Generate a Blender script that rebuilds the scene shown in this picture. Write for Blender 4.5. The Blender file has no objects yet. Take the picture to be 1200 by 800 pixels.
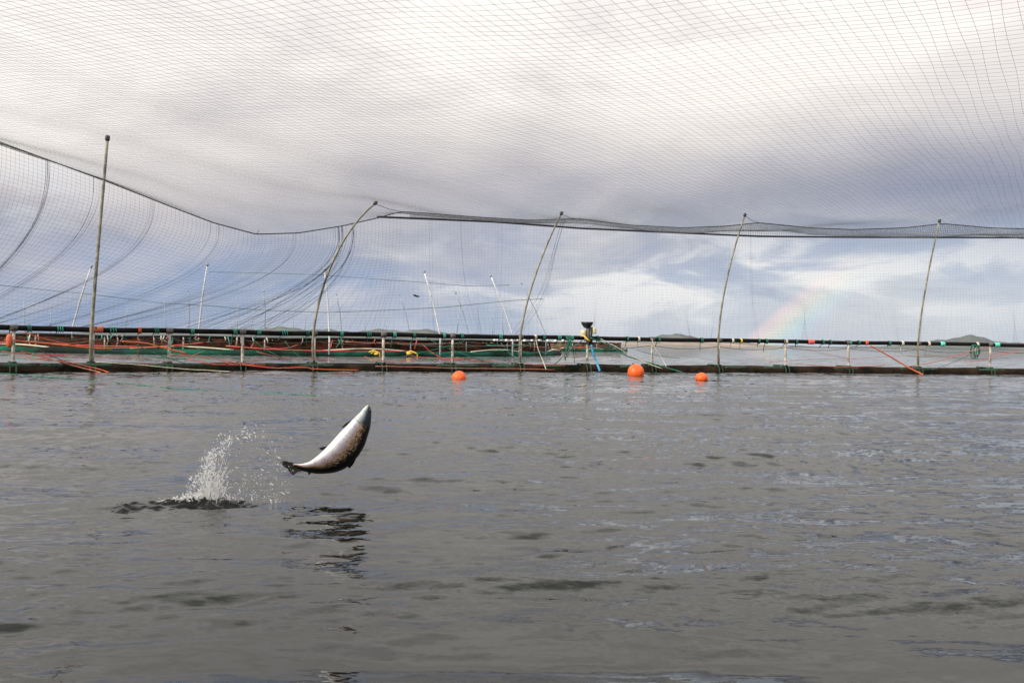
import bpy, math, random
import numpy as np
from mathutils import Vector, Matrix, Euler
random.seed(7); rng = np.random.default_rng(11)
S = bpy.context.scene
COL = S.collection
R = math.radians
# ------------------------------------------------------------------ camera
CAM = Vector((0, 0, 0.95)); F = 1000.0
cd = bpy.data.cameras.new('camera'); cam = bpy.data.objects.new('camera', cd); COL.objects.link(cam)
cd.sensor_width = 36; cd.lens = 30.0; cd.clip_start = 0.05; cd.clip_end = 60000
rotm = Euler((R(90.1), 0, 0)).to_matrix() @ Matrix.Rotation(R(0.83), 3, 'Z')
cam.matrix_world = Matrix.Translation(CAM) @ rotm.to_4x4()
S.camera = cam
# ------------------------------------------------------------------ exposure
S.view_settings.view_transform = 'Standard'; S.view_settings.look = 'None'
S.view_settings.gamma = 1; S.view_settings.use_curve_mapping = False; S.view_settings.exposure = 0
S.render.engine = 'CYCLES'
S.cycles.transparent_max_bounces = 16; S.cycles.max_bounces = 6
# ------------------------------------------------------------------ sun (behind, to the left)
SUN = Vector((-.665, -.578, .4726)).normalized()
sl = bpy.data.lights.new('sun', 'SUN'); sl.energy = 3.6; sl.angle = R(0.6); sl.color = (1, .93, .82)
so = bpy.data.objects.new('sun', sl); COL.objects.link(so); so.rotation_euler = SUN.to_track_quat('Z', 'Y').to_euler()
# ------------------------------------------------------------------ world
def nd(nt, typ, **kw):
    n = nt.nodes.new(typ)
    for k, v in kw.items(): setattr(n, k, v)
    return n
def srgb(r, g, b):
    f = lambda c: (c/255/12.92) if c/255 <= .04045 else ((c/255+.055)/1.055)**2.4
    return (f(r), f(g), f(b), 1)
def mth(nt, op, a, b=None, c=None, clamp=False):
    n = nt.nodes.new('ShaderNodeMath'); n.operation = op; n.use_clamp = clamp
    for i, v in enumerate((a, b, c)):
        if v is None: continue
        if isinstance(v, (int, float)): n.inputs[i].default_value = v
        else: nt.links.new(v, n.inputs[i])
    return n.outputs[0]
def ramp(nt, fac, stops, interp='LINEAR'):
    n = nt.nodes.new('ShaderNodeValToRGB'); cr = n.color_ramp; cr.interpolation = interp
    while len(cr.elements) < len(stops): cr.elements.new(.5)
    for e, (p, c) in zip(cr.elements, stops): e.position = p; e.color = c if len(c) == 4 else (*c, 1)
    if fac is not None: nt.links.new(fac, n.inputs[0])
    return n.outputs[0]
def mixc(nt, fac, a, b, typ='MIX'):
    n = nt.nodes.new('ShaderNodeMix'); n.data_type = 'RGBA'; n.blend_type = typ
    for s, v in ((n.inputs[0], fac), (n.inputs[6], a), (n.inputs[7], b)):
        if isinstance(v, (int, float)): s.default_value = v
        elif isinstance(v, tuple): s.default_value = v
        else: nt.links.new(v, s)
    return n.outputs[2]
W = bpy.data.worlds.new('World'); S.world = W; W.use_nodes = True
nt = W.node_tree; nt.nodes.clear(); L = nt.links
tc = nd(nt, 'ShaderNodeTexCoord'); sep = nd(nt, 'ShaderNodeSeparateXYZ'); L.new(tc.outputs['Generated'], sep.inputs[0])
X, Y, Z = sep.outputs
az = mth(nt, 'MULTIPLY', mth(nt, 'ARCTAN2', X, Y), 57.2958)            # degrees, 0 = ahead, + = right
el = mth(nt, 'MULTIPLY', mth(nt, 'ARCSINE', Z), 57.2958)
def noise(scale, vec, detail=5, rough=.55, dist=0):
    n = nd(nt, 'ShaderNodeTexNoise'); n.inputs['Scale'].default_value = scale; n.inputs['Detail'].default_value = detail
    n.inputs['Roughness'].default_value = rough; n.inputs['Distortion'].default_value = dist; L.new(vec, n.inputs['Vector']); return n.outputs['Fac']
mp = nd(nt, 'ShaderNodeMapping'); mp.inputs['Scale'].default_value = (1, 1, 2.6); mp.inputs['Location'].default_value = (3.1, 1.7, .4); L.new(tc.outputs['Generated'], mp.inputs[0])
mp2 = nd(nt, 'ShaderNodeMapping'); mp2.inputs['Scale'].default_value = (1, 1, 3.7); mp2.inputs['Location'].default_value = (7.3, 2.2, .9); L.new(tc.outputs['Generated'], mp2.inputs[0])
n1 = noise(2.6, mp.outputs[0], 5, .5); n2 = noise(6.0, mp2.outputs[0], 8, .6, .4); n3 = noise(3.4, mp.outputs[0], 7, .6, .5)
# edge of the high cloud bank: elevation warped by noise and by azimuth
elw = mth(nt, 'ADD', el, mth(nt, 'MULTIPLY', mth(nt, 'SUBTRACT', n1, .5), 13.0))
elw = mth(nt, 'SUBTRACT', elw, mth(nt, 'SUBTRACT', mth(nt, 'MULTIPLY', az, .075), 1.8))
e01 = mth(nt, 'DIVIDE', elw, 30.0, clamp=True)
high = ramp(nt, e01, [(0, srgb(178, 192, 211)), (.10, srgb(163, 181, 209)), (.22, srgb(153, 170, 202)), (.33, srgb(170, 173, 188)),
                      (.41, srgb(198, 194, 199)), (.50, srgb(230, 225, 222)), (.58, srgb(250, 244, 238)), (1, srgb(253, 250, 246))])
# broad greyer and whiter places inside the bank
greyfac = mth(nt, 'MULTIPLY', mth(nt, 'SUBTRACT', n3, .46), 3.2, clamp=True)
high = mixc(nt, greyfac, high, srgb(214, 209, 210))
# slate patch right, low puffs right of centre, pale veil at the right horizon
def bump(v, c, w):        # smooth hump
    d = mth(nt, 'DIVIDE', mth(nt, 'SUBTRACT', v, c), w)
    return mth(nt, 'POWER', 2.718, mth(nt, 'MULTIPLY', mth(nt, 'MULTIPLY', d, d), -1.0))
slate = mth(nt, 'MULTIPLY', mth(nt, 'MULTIPLY', bump(az, 29, 14), bump(el, 9.3, 2.6)), .85)
high = mixc(nt, slate, high, srgb(138, 145, 168))
puff = mth(nt, 'MULTIPLY', mth(nt, 'SUBTRACT', n2, .49), 9.0, clamp=True)
veil = mth(nt, 'MULTIPLY', bump(az, 22, 23), bump(el, 2.4, 4.4))
high = mixc(nt, mth(nt, 'MULTIPLY', veil, .80), high, srgb(214, 219, 225))
high = mixc(nt, mth(nt, 'MULTIPLY', mth(nt, 'MULTIPLY', puff, .95), mth(nt, 'MULTIPLY', bump(az, 14, 22), bump(el, 4.2, 3.2))), high, srgb(244, 243, 242))
shd = mth(nt, 'MULTIPLY', mth(nt, 'SUBTRACT', .47, n2), 8.0, clamp=True)
high = mixc(nt, mth(nt, 'MULTIPLY', mth(nt, 'MULTIPLY', shd, .75), mth(nt, 'MULTIPLY', bump(az, 14, 24), bump(el, 5.0, 3.4))), high, srgb(158, 172, 196))
high = mixc(nt, mth(nt, 'MULTIPLY', mth(nt, 'MULTIPLY', puff, .8), mth(nt, 'MULTIPLY', bump(az, -31, 4), bump(el, 8.6, 2.4))), high, srgb(224, 226, 232))
# clear sky shows in the holes: Nishita
sky = nd(nt, 'ShaderNodeTexSky'); sky.sky_type = 'NISHITA'; sky.sun_disc = False
sky.sun_elevation = math.asin(SUN.z); sky.sun_rotation = math.atan2(SUN.x, SUN.y)
cover = ramp(nt, mth(nt, 'DIVIDE', el, 90.0, clamp=True), [(0, (.97,)*3), (.30, (1, 1, 1)), (.6, (.75,)*3), (1, (.7,)*3)])
sc = nd(nt, 'ShaderNodeVectorMath', operation='SCALE'); L.new(high, sc.inputs[0])
L.new(mth(nt, 'MULTIPLY', ramp(nt, mth(nt, 'DIVIDE', el, 60.0, clamp=True), [(0, (.46,)*3), (.10, (.47,)*3), (.20, (.50,)*3), (.28, (.51,)*3), (.36, (.54,)*3), (.50, (.90,)*3), (.7, (1, 1, 1)), (1, (.80,)*3)]), 21.5), sc.inputs['Scale'])
col = mixc(nt, cover, sky.outputs[0], sc.outputs[0])
# rainbow: 42 degrees round the antisolar point
dt = nd(nt, 'ShaderNodeVectorMath', operation='DOT_PRODUCT'); L.new(tc.outputs['Generated'], dt.inputs[0]); dt.inputs[1].default_value = tuple(-SUN)
ang = mth(nt, 'MULTIPLY', mth(nt, 'ARCCOSINE', dt.outputs['Value']), 57.2958)
bow = ramp(nt, mth(nt, 'DIVIDE', mth(nt, 'SUBTRACT', ang, 40.5), 2.9, clamp=True),
           [(0, (0, 0, 0)), (.12, (.03, .03, .10)), (.3, (.02, .16, .16)), (.46, (.12, .22, .06)), (.62, (.34, .22, .03)), (.8, (.36, .12, .05)), (1, (0, 0, 0))], 'EASE')
bowmask = mth(nt, 'MULTIPLY', mth(nt, 'MULTIPLY', bump(az, 17, 5), bump(el, 1.2, 4.0)), 5.8)
sc2 = nd(nt, 'ShaderNodeVectorMath', operation='SCALE'); L.new(bow, sc2.inputs[0]); L.new(bowmask, sc2.inputs['Scale'])
ad = nd(nt, 'ShaderNodeVectorMath', operation='ADD'); L.new(col, ad.inputs[0]); L.new(sc2.outputs[0], ad.inputs[1])
bg = nd(nt, 'ShaderNodeBackground'); bg.inputs['Strength'].default_value = .1; L.new(ad.outputs[0], bg.inputs[0])
wo = nd(nt, 'ShaderNodeOutputWorld'); L.new(bg.outputs[0], wo.inputs[0])

# ------------------------------------------------------------------ helpers
def hor(px): return 393.0 + .0145*px                     # horizon row of the photograph
def at(px, py, d):                                       # point at distance d (along world +Y) seen at a photo position
    v = rotm @ Vector(((px-600)/F, (400-py)/F, -1)); return CAM + v*(d/v.y)
def on_water(px, py, z=0.0):
    v = rotm @ Vector(((px-600)/F, (400-py)/F, -1)); return CAM + v*((z-CAM.z)/v.z)
def tag(o, label=None, cat=None, group=None, kind=None):
    for k, v in (('label', label), ('category', cat), ('group', group), ('kind', kind)):
        if v: o[k] = v
    return o
def empty(name, loc=(0, 0, 0), **kw):
    o = bpy.data.objects.new(name, None); o.location = loc; o.empty_display_size = .2; COL.objects.link(o); return tag(o, **kw)
class MB:
    def __init__(s): s.v = []; s.f = []
    def tube(s, pts, r, n=8, cap=True):
        pts = [Vector(p) for p in pts]; m = len(pts); b = len(s.v)
        rr = r if hasattr(r, '__len__') else [r]*m
        t0 = (pts[1]-pts[0]).normalized(); up = Vector((0, 0, 1)) if abs(t0.z) < .9 else Vector((1, 0, 0))
        u = t0.cross(up).normalized()
        for i, p in enumerate(pts):
            t = (pts[min(i+1, m-1)]-pts[max(i-1, 0)]).normalized()
            u = (u - t*u.dot(t)).normalized(); w = t.cross(u)
            for k in range(n):
                a = 2*math.pi*k/n; s.v.append(p+(u*math.cos(a)+w*math.sin(a))*rr[i])
        for i in range(m-1):
            for k in range(n):
                a, c = b+i*n+k, b+i*n+(k+1) % n; s.f.append((a, c, c+n, a+n))
        if cap: s.f.append(tuple(range(b, b+n))[::-1]); s.f.append(tuple(range(b+(m-1)*n, b+m*n)))
        return s
    def ball(s, c, r, n=10, sq=(1, 1, 1), M=None):
        b = len(s.v); c = Vector(c); k = n//2
        for i in range(k+1):
            th = math.pi*i/k
            for j in range(n):
                ph = 2*math.pi*j/n; d = Vector((math.sin(th)*math.cos(ph)*sq[0], math.sin(th)*math.sin(ph)*sq[1], math.cos(th)*sq[2]))*r
                if M: d = M @ d
                s.v.append(c+d)
        for i in range(k):
            for j in range(n):
                a, e = b+i*n+j, b+i*n+(j+1) % n; s.f.append((a, a+n, e+n, e))
        return s
    def box(s, c, sx, sy, sz, rz=0, bev=.15):
        b = len(s.v); c = Vector(c); Mz = Matrix.Rotation(rz, 3, 'Z'); e = min(sx, sy, sz)*bev
        # bevelled box: three nested rings
        rings = [(sx/2-e, sy/2-e, -sz/2), (sx/2, sy/2, -sz/2+e), (sx/2, sy/2, sz/2-e), (sx/2-e, sy/2-e, sz/2)]
        for x, y, z in rings:
            for q in ((-1, -1), (1, -1), (1, 1), (-1, 1)): s.v.append(c + Mz @ Vector((q[0]*x, q[1]*y, z)))
        for i in range(3):
            for k in range(4):
                a, d = b+i*4+k, b+i*4+(k+1) % 4; s.f.append((a, d, d+4, a+4))
        s.f.append((b+3, b+2, b+1, b)); s.f.append((b+12, b+13, b+14, b+15)); return s
    def lathe(s, c, prof, n=16):
        b = len(s.v); c = Vector(c)
        for r, z in prof:
            for k in range(n): a = 2*math.pi*k/n; s.v.append(c+Vector((r*math.cos(a), r*math.sin(a), z)))
        for i in range(len(prof)-1):
            for k in range(n): a, d = b+i*n+k, b+i*n+(k+1) % n; s.f.append((a, d, d+n, a+n))
        return s
    def build(s, name, mat, parent=None, smooth=True, **kw):
        me = bpy.data.meshes.new(name)
        org = Vector(parent.matrix_world.translation) if parent else Vector()
        me.from_pydata([tuple(Vector(v)-PO(parent)) for v in s.v], [], s.f); me.materials.append(mat)
        if smooth: me.polygons.foreach_set('use_smooth', [True]*len(me.polygons))
        me.validate()
        o = bpy.data.objects.new(name, me); COL.objects.link(o)
        if parent: o.parent = parent
        return tag(o, **kw)
def PO(o):                                               # world position of a parent chain (no rotation used)
    p = Vector()
    while o: p += Vector(o.location); o = o.parent
    return p
def recentre(o):                                         # move a top-level mesh's origin to its own lowest middle
    me = o.data; co = np.empty(len(me.vertices)*3, 'f'); me.vertices.foreach_get('co', co); co = co.reshape(-1, 3)
    c = np.array([co[:, 0].mean(), co[:, 1].mean(), co[:, 2].min()]); co -= c; me.vertices.foreach_set('co', co.ravel()); o.location = Vector(c); me.update(); return o
def strands_mesh(name, lines, mat, parent=None, nside=3, **kw):
    """many thin twines in one net: lines = list of (points Nx3 array, radius scalar or N array)"""
    V = []; Fc = []; base = 0; po = np.array(PO(parent))
    cs = [(math.cos(2*math.pi*k/nside+.5), math.sin(2*math.pi*k/nside+.5)) for k in range(nside)]
    for P, r in lines:
        P = np.asarray(P, float); n = len(P)
        if n < 2: continue
        T = np.gradient(P, axis=0); T /= np.linalg.norm(T, axis=1)[:, None]+1e-9
        up = np.array([0, 0, 1.0]) if abs(T[:, 2]).mean() < .75 else np.array([.3, 1.0, 0])
        U = np.cross(T, up); U /= np.linalg.norm(U, axis=1)[:, None]+1e-9; Wv = np.cross(T, U)
        rr = np.broadcast_to(np.asarray(r, float), (n,))[:, None]
        ring = np.stack([P+(U*c+Wv*s)*rr for c, s in cs], 1)-po
        V.append(ring.reshape(-1, 3)); i = np.arange(n-1)[:, None]*nside+base; k = np.arange(nside)[None]; k2 = (k+1) % nside
        Fc.append(np.stack([i+k, i+k2, i+nside+k2, i+nside+k], -1).reshape(-1, 4)); base += n*nside
    V = np.concatenate(V); Fc = np.concatenate(Fc); me = bpy.data.meshes.new(name)
    me.vertices.add(len(V)); me.vertices.foreach_set('co', V.ravel().astype('f'))
    me.loops.add(len(Fc)*4); me.loops.foreach_set('vertex_index', Fc.ravel().astype('i'))
    me.polygons.add(len(Fc)); me.polygons.foreach_set('loop_start', np.arange(0, len(Fc)*4, 4, dtype='i'))
    try: me.polygons.foreach_set('loop_total', np.full(len(Fc), 4, 'i'))
    except Exception: pass
    me.update(calc_edges=True); me.materials.append(mat)
    o = bpy.data.objects.new(name, me); COL.objects.link(o)
    if parent: o.parent = parent
    return tag(o, **kw)

# ------------------------------------------------------------------ materials
def mat(name, col, rough=.6, metal=0, var=.25, scale=8, bumpk=.0, col2=None, spec=.5, sss=0):
    m = bpy.data.materials.new(name); m.use_nodes = True; t = m.node_tree; b = t.nodes['Principled BSDF']
    g = t.nodes.new('ShaderNodeTexCoord'); n = t.nodes.new('ShaderNodeTexNoise'); n.inputs['Scale'].default_value = scale; n.inputs['Detail'].default_value = 6
    t.links.new(g.outputs['Object'], n.inputs['Vector'])
    c2 = col2 or tuple(c*(1-var) for c in col); c1 = col if col2 else tuple(min(1, c*(1+var)) for c in col)
    o = ramp(t, n.outputs['Fac'], [(.36, c2), (.64, c1)])
    t.links.new(o, b.inputs['Base Color']); b.inputs['Roughness'].default_value = rough; b.inputs['Metallic'].default_value = metal
    b.inputs['Specular IOR Level'].default_value = spec
    if bumpk:
        bp = t.nodes.new('ShaderNodeBump'); bp.inputs['Strength'].default_value = bumpk; bp.inputs['Distance'].default_value = .02
        t.links.new(n.outputs['Fac'], bp.inputs['Height']); t.links.new(bp.outputs[0], b.inputs['Normal'])
    return m
M = {
 'pipe': mat('weathered_black_pipe', (.013, .012, .011), .85, col2=(.004, .004, .004), scale=3, bumpk=.4, spec=.15),
 'collar': mat('algae_covered_pipe', (.034, .020, .012), .9, col2=(.004, .005, .003), scale=2.2, bumpk=.8, spec=.1),
 'weed': mat('green_algae', (.02, .075, .045), .85, col2=(.025, .025, .012), scale=7, bumpk=.8),
 'post': mat('galvanised_post', (.55, .52, .46), .5, metal=.0, col2=(.22, .17, .13), scale=9, bumpk=.3),
 'bracket': mat('dark_bracket', (.10, .09, .08), .6, scale=9),
 'pole': mat('bleached_net_pole', (.34, .32, .23), .5, col2=(.15, .14, .10), scale=5),
 'polew': mat('white_net_pole', (.72, .73, .74), .45, col2=(.5, .51, .53), scale=3),
 'polef': mat('grey_far_pole', (.30, .35, .40), .6, scale=3),
 'cap': mat('black_cap', (.015, .015, .017), .5),
 'twine': mat('net_twine', (.055, .06, .065), .7, scale=30),
 'twine2': mat('green_net_twine', (.10, .17, .19), .8, scale=30),
 'rope': mat('black_rope', (.02, .02, .024), .8, scale=40, bumpk=.5),
 'green': mat('green_rope', (.015, .19, .12), .8, col2=(.02, .09, .065), scale=20),
 'teal': mat('teal_rope', (.05, .30, .23), .7, scale=20),
 'tape': mat('teal_tape', (.12, .68, .52), .6, scale=20),
 'orange': mat('orange_rope', (.70, .13, .04), .7, col2=(.42, .10, .05), scale=20),
 'pink': mat('faded_red_rope', (.55, .20, .14), .8, col2=(.35, .12, .08), scale=20),
 'red': mat('red_tape', (.75, .10, .08), .6, scale=20),
 'yellow': mat('yellow_rope', (.75, .50, .06), .7, scale=20),
 'cream': mat('cream_rope', (.62, .60, .45), .8, scale=20),
 'blue': mat('blue_rope', (.03, .22, .50), .7, col2=(.08, .40, .62), scale=14),
 'buoy': mat('orange_buoy_plastic', (.90, .14, .015), .5, col2=(.72, .09, .012), scale=11, bumpk=.15),
 'brown': mat('tarred_net_wall', (.105, .034, .018), .95, col2=(.022, .014, .010), scale=1.6, spec=.1, bumpk=.8),
 'tan': mat('tan_net_wall', (.28, .17, .08), .9, col2=(.09, .05, .03), scale=5, bumpk=.8),
 'greenpipe': mat('green_float_cover', (.012, .12, .075), .85, col2=(.008, .014, .010), scale=.30, spec=.15, bumpk=.5),
 'box': mat('cream_plastic', (.62, .55, .33), .5, scale=12),
 'white': mat('white_float', (.8, .8, .78), .5, var=.08, scale=6),
}
def water_mat(name, detail=True):
    m = bpy.data.materials.new(name); m.use_nodes = True; t = m.node_tree; b = t.nodes['Principled BSDF']
    b.inputs['Base Color'].default_value = (.008, .009, .007, 1); b.inputs['Roughness'].default_value = .04; b.inputs['IOR'].default_value = 1.333
    g = t.nodes.new('ShaderNodeTexCoord')
    def nz(sc, stretch, det, loc=0):
        mpn = t.nodes.new('ShaderNodeMapping'); mpn.inputs['Scale'].default_value = (stretch, 1, 1); mpn.inputs['Location'].default_value = (loc, loc*2, 0); mpn.inputs['Rotation'].default_value = (0, 0, R(8))
        t.links.new(g.outputs['Object'], mpn.inputs[0]); n = t.nodes.new('ShaderNodeTexNoise')
        n.inputs['Scale'].default_value = sc; n.inputs['Detail'].default_value = det; n.inputs['Roughness'].default_value = .5; t.links.new(mpn.outputs[0], n.inputs['Vector']); return n.outputs['Fac']
    ru = t.nodes.new('ShaderNodeAttribute'); ru.attribute_name = 'ruffle'
    def slopes(sc, stretch, det, ro, loc, ax, ay):
        mpn = t.nodes.new('ShaderNodeMapping'); mpn.inputs['Scale'].default_value = (stretch, 1, 1); mpn.inputs['Location'].default_value = (loc, loc*2, 0); mpn.inputs['Rotation'].default_value = (0, 0, R(6))
        t.links.new(g.outputs['Object'], mpn.inputs[0]); n = t.nodes.new('ShaderNodeTexNoise'); n.inputs['Scale'].default_value = sc; n.inputs['Detail'].default_value = det
        n.inputs['Roughness'].default_value = ro; n.inputs['Distortion'].default_value = .35; t.links.new(mpn.outputs[0], n.inputs['Vector'])
        v = t.nodes.new('ShaderNodeVectorMath'); v.operation = 'SUBTRACT'; t.links.new(n.outputs['Color'], v.inputs[0]); v.inputs[1].default_value = (.5, .5, .5)
        w = t.nodes.new('ShaderNodeVectorMath'); w.operation = 'MULTIPLY'; t.links.new(v.outputs[0], w.inputs[0]); w.inputs[1].default_value = (ax, ay, 0); return w.outputs[0]
    def vadd(a, b2):
        v = t.nodes.new('ShaderNodeVectorMath'); v.operation = 'ADD'; t.links.new(a, v.inputs[0]); t.links.new(b2, v.inputs[1]); return v.outputs[0]
    sv = vadd(slopes(60, .5, 2, .6, 3, .12, .24), vadd(slopes(4.2, .30, 5, .62, 0, .28, .66), slopes(19, .34, 3, .6, 7, .22, .50)))
    k = t.nodes.new('ShaderNodeVectorMath'); k.operation = 'SCALE'; t.links.new(sv, k.inputs[0]); t.links.new(ru.outputs['Fac'], k.inputs['Scale'])
    ge = t.nodes.new('ShaderNodeNewGeometry'); nn = t.nodes.new('ShaderNodeVectorMath'); nn.operation = 'NORMALIZE'; t.links.new(vadd(ge.outputs['Normal'], k.outputs[0]), nn.inputs[0])
    t.links.new(nn.outputs[0], b.inputs['Normal'])
    return m
M['water'] = water_mat('sea_water')

# ------------------------------------------------------------------ front pen's ring, measured on the photograph
def dyw(px): return 43.0 - .02058*px + 7.08e-6*px*px      # rows between horizon and the collar's waterline
def ringz(px): return 950.0/dyw(px)
PXS = np.linspace(-260, 1470, 700)
RING = np.array([tuple(on_water(p, hor(p)+dyw(p))) for p in PXS])
RX, RY = RING[:, 0], RING[:, 1]
def ring(px, off=0.0, z=0.0):                             # point on the ring under photo column px; off = outwards
    x = np.interp(px, PXS, RX); y = np.interp(px, PXS, RY)
    x2 = np.interp(px+3, PXS, RX); y2 = np.interp(px+3, PXS, RY); x1 = np.interp(px-3, PXS, RX); y1 = np.interp(px-3, PXS, RY)
    t = Vector((x2-x1, y2-y1, 0)).normalized(); n = Vector((-t.y, t.x, 0))
    return Vector((x, y, z)) + n*off
# the ring goes on beyond both sides of the frame
def extend(p, d, turn, n=12, step=1.5):
    out = []
    for i in range(n):
        a = turn/24*step; d = Vector((d.x*math.cos(a)-d.y*math.sin(a), d.x*math.sin(a)+d.y*math.cos(a), 0)); p = p+d*step; out.append(p.copy())
    return out
a0, a1 = ring(-255), ring(-245); extL = extend(a0, (a0-a1).normalized(), 1)
b0, b1 = ring(1465), ring(1455); extR = extend(b0, (b0-b1).normalized(), -1)
def ring_path(off, z, step=14):
    core = [ring(p, off, z) for p in np.arange(-255, 1466, step)]
    def o(seq, first, s):
        res = []; prev = first
        for q in seq:
            t = (q-prev).normalized(); n = Vector((-t.y, t.x, 0))*s; res.append(Vector((q.x, q.y, z))+n*off); prev = q
        return res
    return o(extL, a0, -1)[::-1] + core + o(extR, b0, 1)

# ------------------------------------------------------------------ water
def axis_rows():
    r = []; y = 1.2
    while y < 70: r.append(y); y += max(.012, y*.0046)
    d = y*.006
    while y < 30000: r.append(y); d *= 1.09; y += d
    neg = []; y = 1.2; d = .05
    while y > -3000: y -= d; d *= 1.16; neg.append(y)
    return np.array(neg[::-1]+r)
def axis_cols():
    r = [0.0]; x = 0; d = .019
    while x < 30000:
        if x > 2.8: d *= 1.013 if x < 60 else 1.12
        x += d; r.append(x)
    r = np.array(r); return np.concatenate([-r[:0:-1], r])
yr, xc = axis_rows(), axis_cols()
GX, GY = np.meshgrid(xc, yr); SX = np.gradient(xc)[None, :]; SY = np.gradient(yr)[:, None]
H = np.zeros_like(GX)
def fbm2(x, y, seed, n=6, k0=.25):
    r2 = np.random.default_rng(seed); h = 0
    for i in range(n):
        a = r2.uniform(0, 6.28); k = k0*r2.uniform(.6, 1.7); h = h+np.sin(k*(x*math.cos(a)+y*math.sin(a))+r2.uniform(0, 6.28))
    return h/n
chop = np.clip(.62+1.0*fbm2(GX*.8, GY, 5, 7, .75), .12, 1.35)
smooth_right = 1/(1+np.exp(-np.clip(2.2*((GX+.3)*.5-(GY-2.80)*3+1.1*fbm2(GX, GY, 41, 5, 1.6)), -30, 30)))                 # oily calm close to the camera on the right
chop = chop*(1-.80*smooth_right)
calm = np.exp(-((GX+.9)/1.0)**2-((GY-4.2)/.7)**2); chop = chop*(1-.45*calm)
def crest(w): return (np.exp(1.1*np.sin(w))-1.326)*.8
for i in range(95):
    lam = float(np.exp(rng.uniform(math.log(.085), math.log(2.6)))); k = 2*math.pi/lam
    th = R(90+12)+rng.normal(0, R(17 if lam > .35 else 27)); ph = rng.uniform(0, 6.28)
    slope = .0165*(1.2 if .15 < lam < .7 else .75)
    kx, ky = k*math.cos(th), k*math.sin(th)
    att = np.clip((lam/np.maximum(SX*abs(math.cos(th)), 1e-6)-3)/3, 0, 1)*np.clip((lam/np.maximum(SY*abs(math.sin(th)), 1e-6)-3)/3, 0, 1)
    w = kx*GX+ky*GY+ph+1.1*fbm2(GX, GY, 100+i, 3, k*.13)
    H += slope/k*np.sin(w)*att*(chop if lam < 1.3 else .9)
for i in range(70):
    lam = float(np.exp(rng.uniform(math.log(.055), math.log(.34)))); k = 2*math.pi/lam; th = R(99)+rng.normal(0, R(26)); ph = rng.uniform(0, 6.28)
    att = np.clip((lam/np.maximum(SX*abs(math.cos(th)), 1e-6)-2.5)/2.5, 0, 1)*np.clip((lam/np.maximum(SY*abs(math.sin(th)), 1e-6)-2.5)/2.5, 0, 1)
    pk = np.clip(.65+1.6*fbm2(GX*.6, GY, 300+i % 6, 6, 2.1), 0, 1.7)
    H += .018/k*crest(k*(math.cos(th)*GX+math.sin(th)*GY)+ph+1.3*fbm2(GX, GY, 400+i, 3, k*.15))*att*pk*(1-.93*smooth_right)*(1-.75*calm)
for i in range(26):                                    # patches of sharper wavelets further out
    lam = float(np.exp(rng.uniform(math.log(.17), math.log(.6)))); k = 2*math.pi/lam; th = R(95)+rng.normal(0, R(22)); ph = rng.uniform(0, 6.28)
    att = np.clip((lam/np.maximum(SX*abs(math.cos(th)), 1e-6)-2.5)/2.5, 0, 1)*np.clip((lam/np.maximum(SY*abs(math.sin(th)), 1e-6)-2.0)/2.0, 0, 1)
    pk = np.clip(-.25+2.6*fbm2(GX*.7, GY, 500+i % 5, 6, .8), 0, 1.5)*np.clip((GY-4.2)/2.5, 0, 1)
    H += .019/k*crest(k*(math.cos(th)*GX+math.sin(th)*GY)+ph+1.5*fbm2(GX, GY, 600+i, 3, k*.2))*att*pk*(1-calm)
for i in range(22):                                    # cat's-paw wavelets between the fish and the collar
    lam = float(np.exp(rng.uniform(math.log(.13), math.log(.36)))); k = 2*math.pi/lam; th = R(93)+rng.normal(0, R(30)); ph = rng.uniform(0, 6.28)
    att = np.clip((lam/np.maximum(SX*abs(math.cos(th)), 1e-6)-2.2)/2, 0, 1)*np.clip((lam/np.maximum(SY*abs(math.sin(th)), 1e-6)-2.0)/1.5, 0, 1)
    pk = np.clip(.15+2.6*fbm2(GX*.45, GY, 700+i % 3, 6, .7), 0, 1.6)*np.clip((GY-5.5)/2, 0, 1)*np.clip((22-GY)/8, 0, 1)
    H += .042/k*crest(k*(math.cos(th)*GX+math.sin(th)*GY)+ph+1.6*fbm2(GX, GY, 720+i, 3, k*.2))*att*pk
for lam, th, sl_, ph in ((1.9, 78, .065, 1.0), (1.15, 97, .075, 2.2), (.62, 86, .075, 4.2), (.38, 99, .045, .7), (3.1, 101, .026, .3)):
    k = 2*math.pi/lam; att = np.clip((lam/SX-3)/4, 0, 1)*np.clip((lam/SY-3)/4, 0, 1)
    H += sl_/k*np.sin(k*(math.cos(R(th))*GX+math.sin(R(th))*GY)+ph+.8*fbm2(GX, GY, int(lam*99), 3, k*.3))*att*(.25+.75*smooth_right)
H *= np.clip((90-GY)/60, 0, 1)
# churned water where the fish left
pa, pb = on_water(118, 597), on_water(340, 584)
tx, ty = (pb.x-pa.x), (pb.y-pa.y); LL = math.hypot(tx, ty); tx /= LL; ty /= LL
ss = (GX-pa.x)*tx+(GY-pa.y)*ty; dd = -(GX-pa.x)*ty+(GY-pa.y)*tx
env = np.exp(-((ss-LL*.5)/(LL*.50))**6)*np.exp(-(dd/.10)**2)
r3 = np.random.default_rng(5); tur = 0
for i in range(14):
    lam = r3.uniform(.07, .24); a = r3.uniform(0, 3.14); tur = tur+lam*np.sin(2*math.pi/lam*(ss*math.cos(a)*.7+dd*math.sin(a)*1.2)+r3.uniform(0, 6))
H += env*.004*tur
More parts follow.
